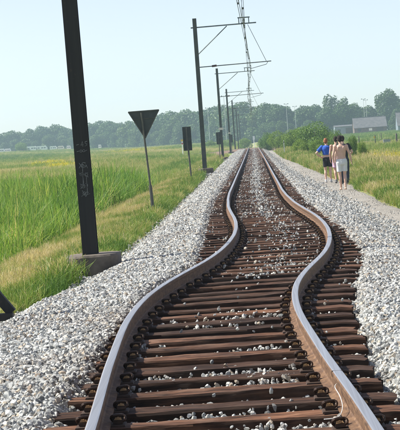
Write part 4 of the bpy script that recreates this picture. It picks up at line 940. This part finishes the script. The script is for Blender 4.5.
# man in white shorts: weight on one leg, arm held slightly out
p3 = dict(walkA); p3.update(kl=(-.075, .06, .49), al=(-.055, .10, .085), kr=(.085, .05, .49), ar=(.07, -.06, .09), tr=.0, el=(-.275, -.03, 1.15), wl=(-.245, .10, .92), er=(.285, -.03, 1.16), wr=(.335, .05, .91), head=(-.01, .05, 1.675))
q = at(343.5, 190.5, 57.6); o3 = person((q.x, 57.6, pz(q.x, 57.6)), R_(6), 1.80, p3, MT['skin'], 'barefoot shirtless man with dark hair in white shorts walking on the footpath', dict(hair=MT['darkhair'], shorts=(MT['whiteshorts'], .70, .018)))
# blue shirt, hands on hips, black shorts
p1 = dict(walkA); p1.update(kl=(-.10, .05, .49), al=(-.10, -.05, .085), kr=(.09, .10, .49), ar=(.09, .08, .085), tr=0, el=(-.42, -.10, 1.20), wl=(-.24, .04, 1.03), hl=(.5, .8, -.25), thl=(0, 0, 1), er=(.35, -.05, 1.17), wr=(.22, .08, 1.00), hr=(-.5, .8, -.2), thr=(0, 0, 1), head=(-.02, .04, 1.665))
q = at(328.8, 183, 67.2); person((q.x, 67.2, pz(q.x, 67.2)), R_(-8), 1.72, p1, MT['skin'], 'red haired man in blue shirt and black shorts with hand on hip', dict(hair=MT['redhair'], shorts=(MT['blackshorts'], .62, .022), tee=(MT['bluetee'], 1.12), shoes=MT['shoe']))
# shirtless, lilac shorts, half hidden
p2 = dict(walkA); p2.update(el=(-.255, -.03, 1.15), wl=(-.24, .09, .90), al=(-.09, -.14, .11), tl=.03, ar=(.085, .12, .085), kl=(-.1, 0, .49), kr=(.1, .12, .49), tr=0)
q = at(338.6, 183.5, 65.5); person((q.x, 65.5, pz(q.x, 65.5)), R_(4), 1.76, p2, MT['skintan'], 'shirtless man in lilac shorts walking half hidden between the others', dict(hair=MT['darkhair'], shorts=(MT['lilac'], .72, .02), shoes=MT['darkshoe']))
p4 = dict(walkA); p4.update(al=(-.09, .08, .085), kl=(-.1, .1, .49), ar=(.085, -.08, .085), kr=(.1, .03, .49), tr=0, er=(.335, -.06, 1.17), wr=(.31, .20, 1.10), hr=(-.2, 1, .1), thr=(0, 0, 1))
q = at(345.4, 185.5, 64.0); person((q.x, 64.0, pz(q.x, 64.0)), R_(3), 1.77, p4, MT['skin'], 'dark haired man in black shirt and dark jeans on the grass side of the path', dict(hair=MT['darkhair'], shorts=(MT['jeans'], 2, 0), tee=(MT['blacktee'], .93), shoes=MT['darkshoe']))

# ------------------------------------------------------------------ haze
hz, nt, b = mat('haze_air'); nt.nodes.remove(b); pv = N(nt, 'ShaderNodeVolumePrincipled')
pv.inputs['Color'].default_value = (.60, .82, 1.0, 1); pv.inputs['Density'].default_value = .00036; pv.inputs['Anisotropy'].default_value = .2
nt.links.new(pv.outputs[0], nt.nodes['Material Output'].inputs['Volume'])
mb = MB(); mb.box((0, 530, 14.5), (2000, 1260, 36)); tag(mb.build('haze', hz), kind='stuff')
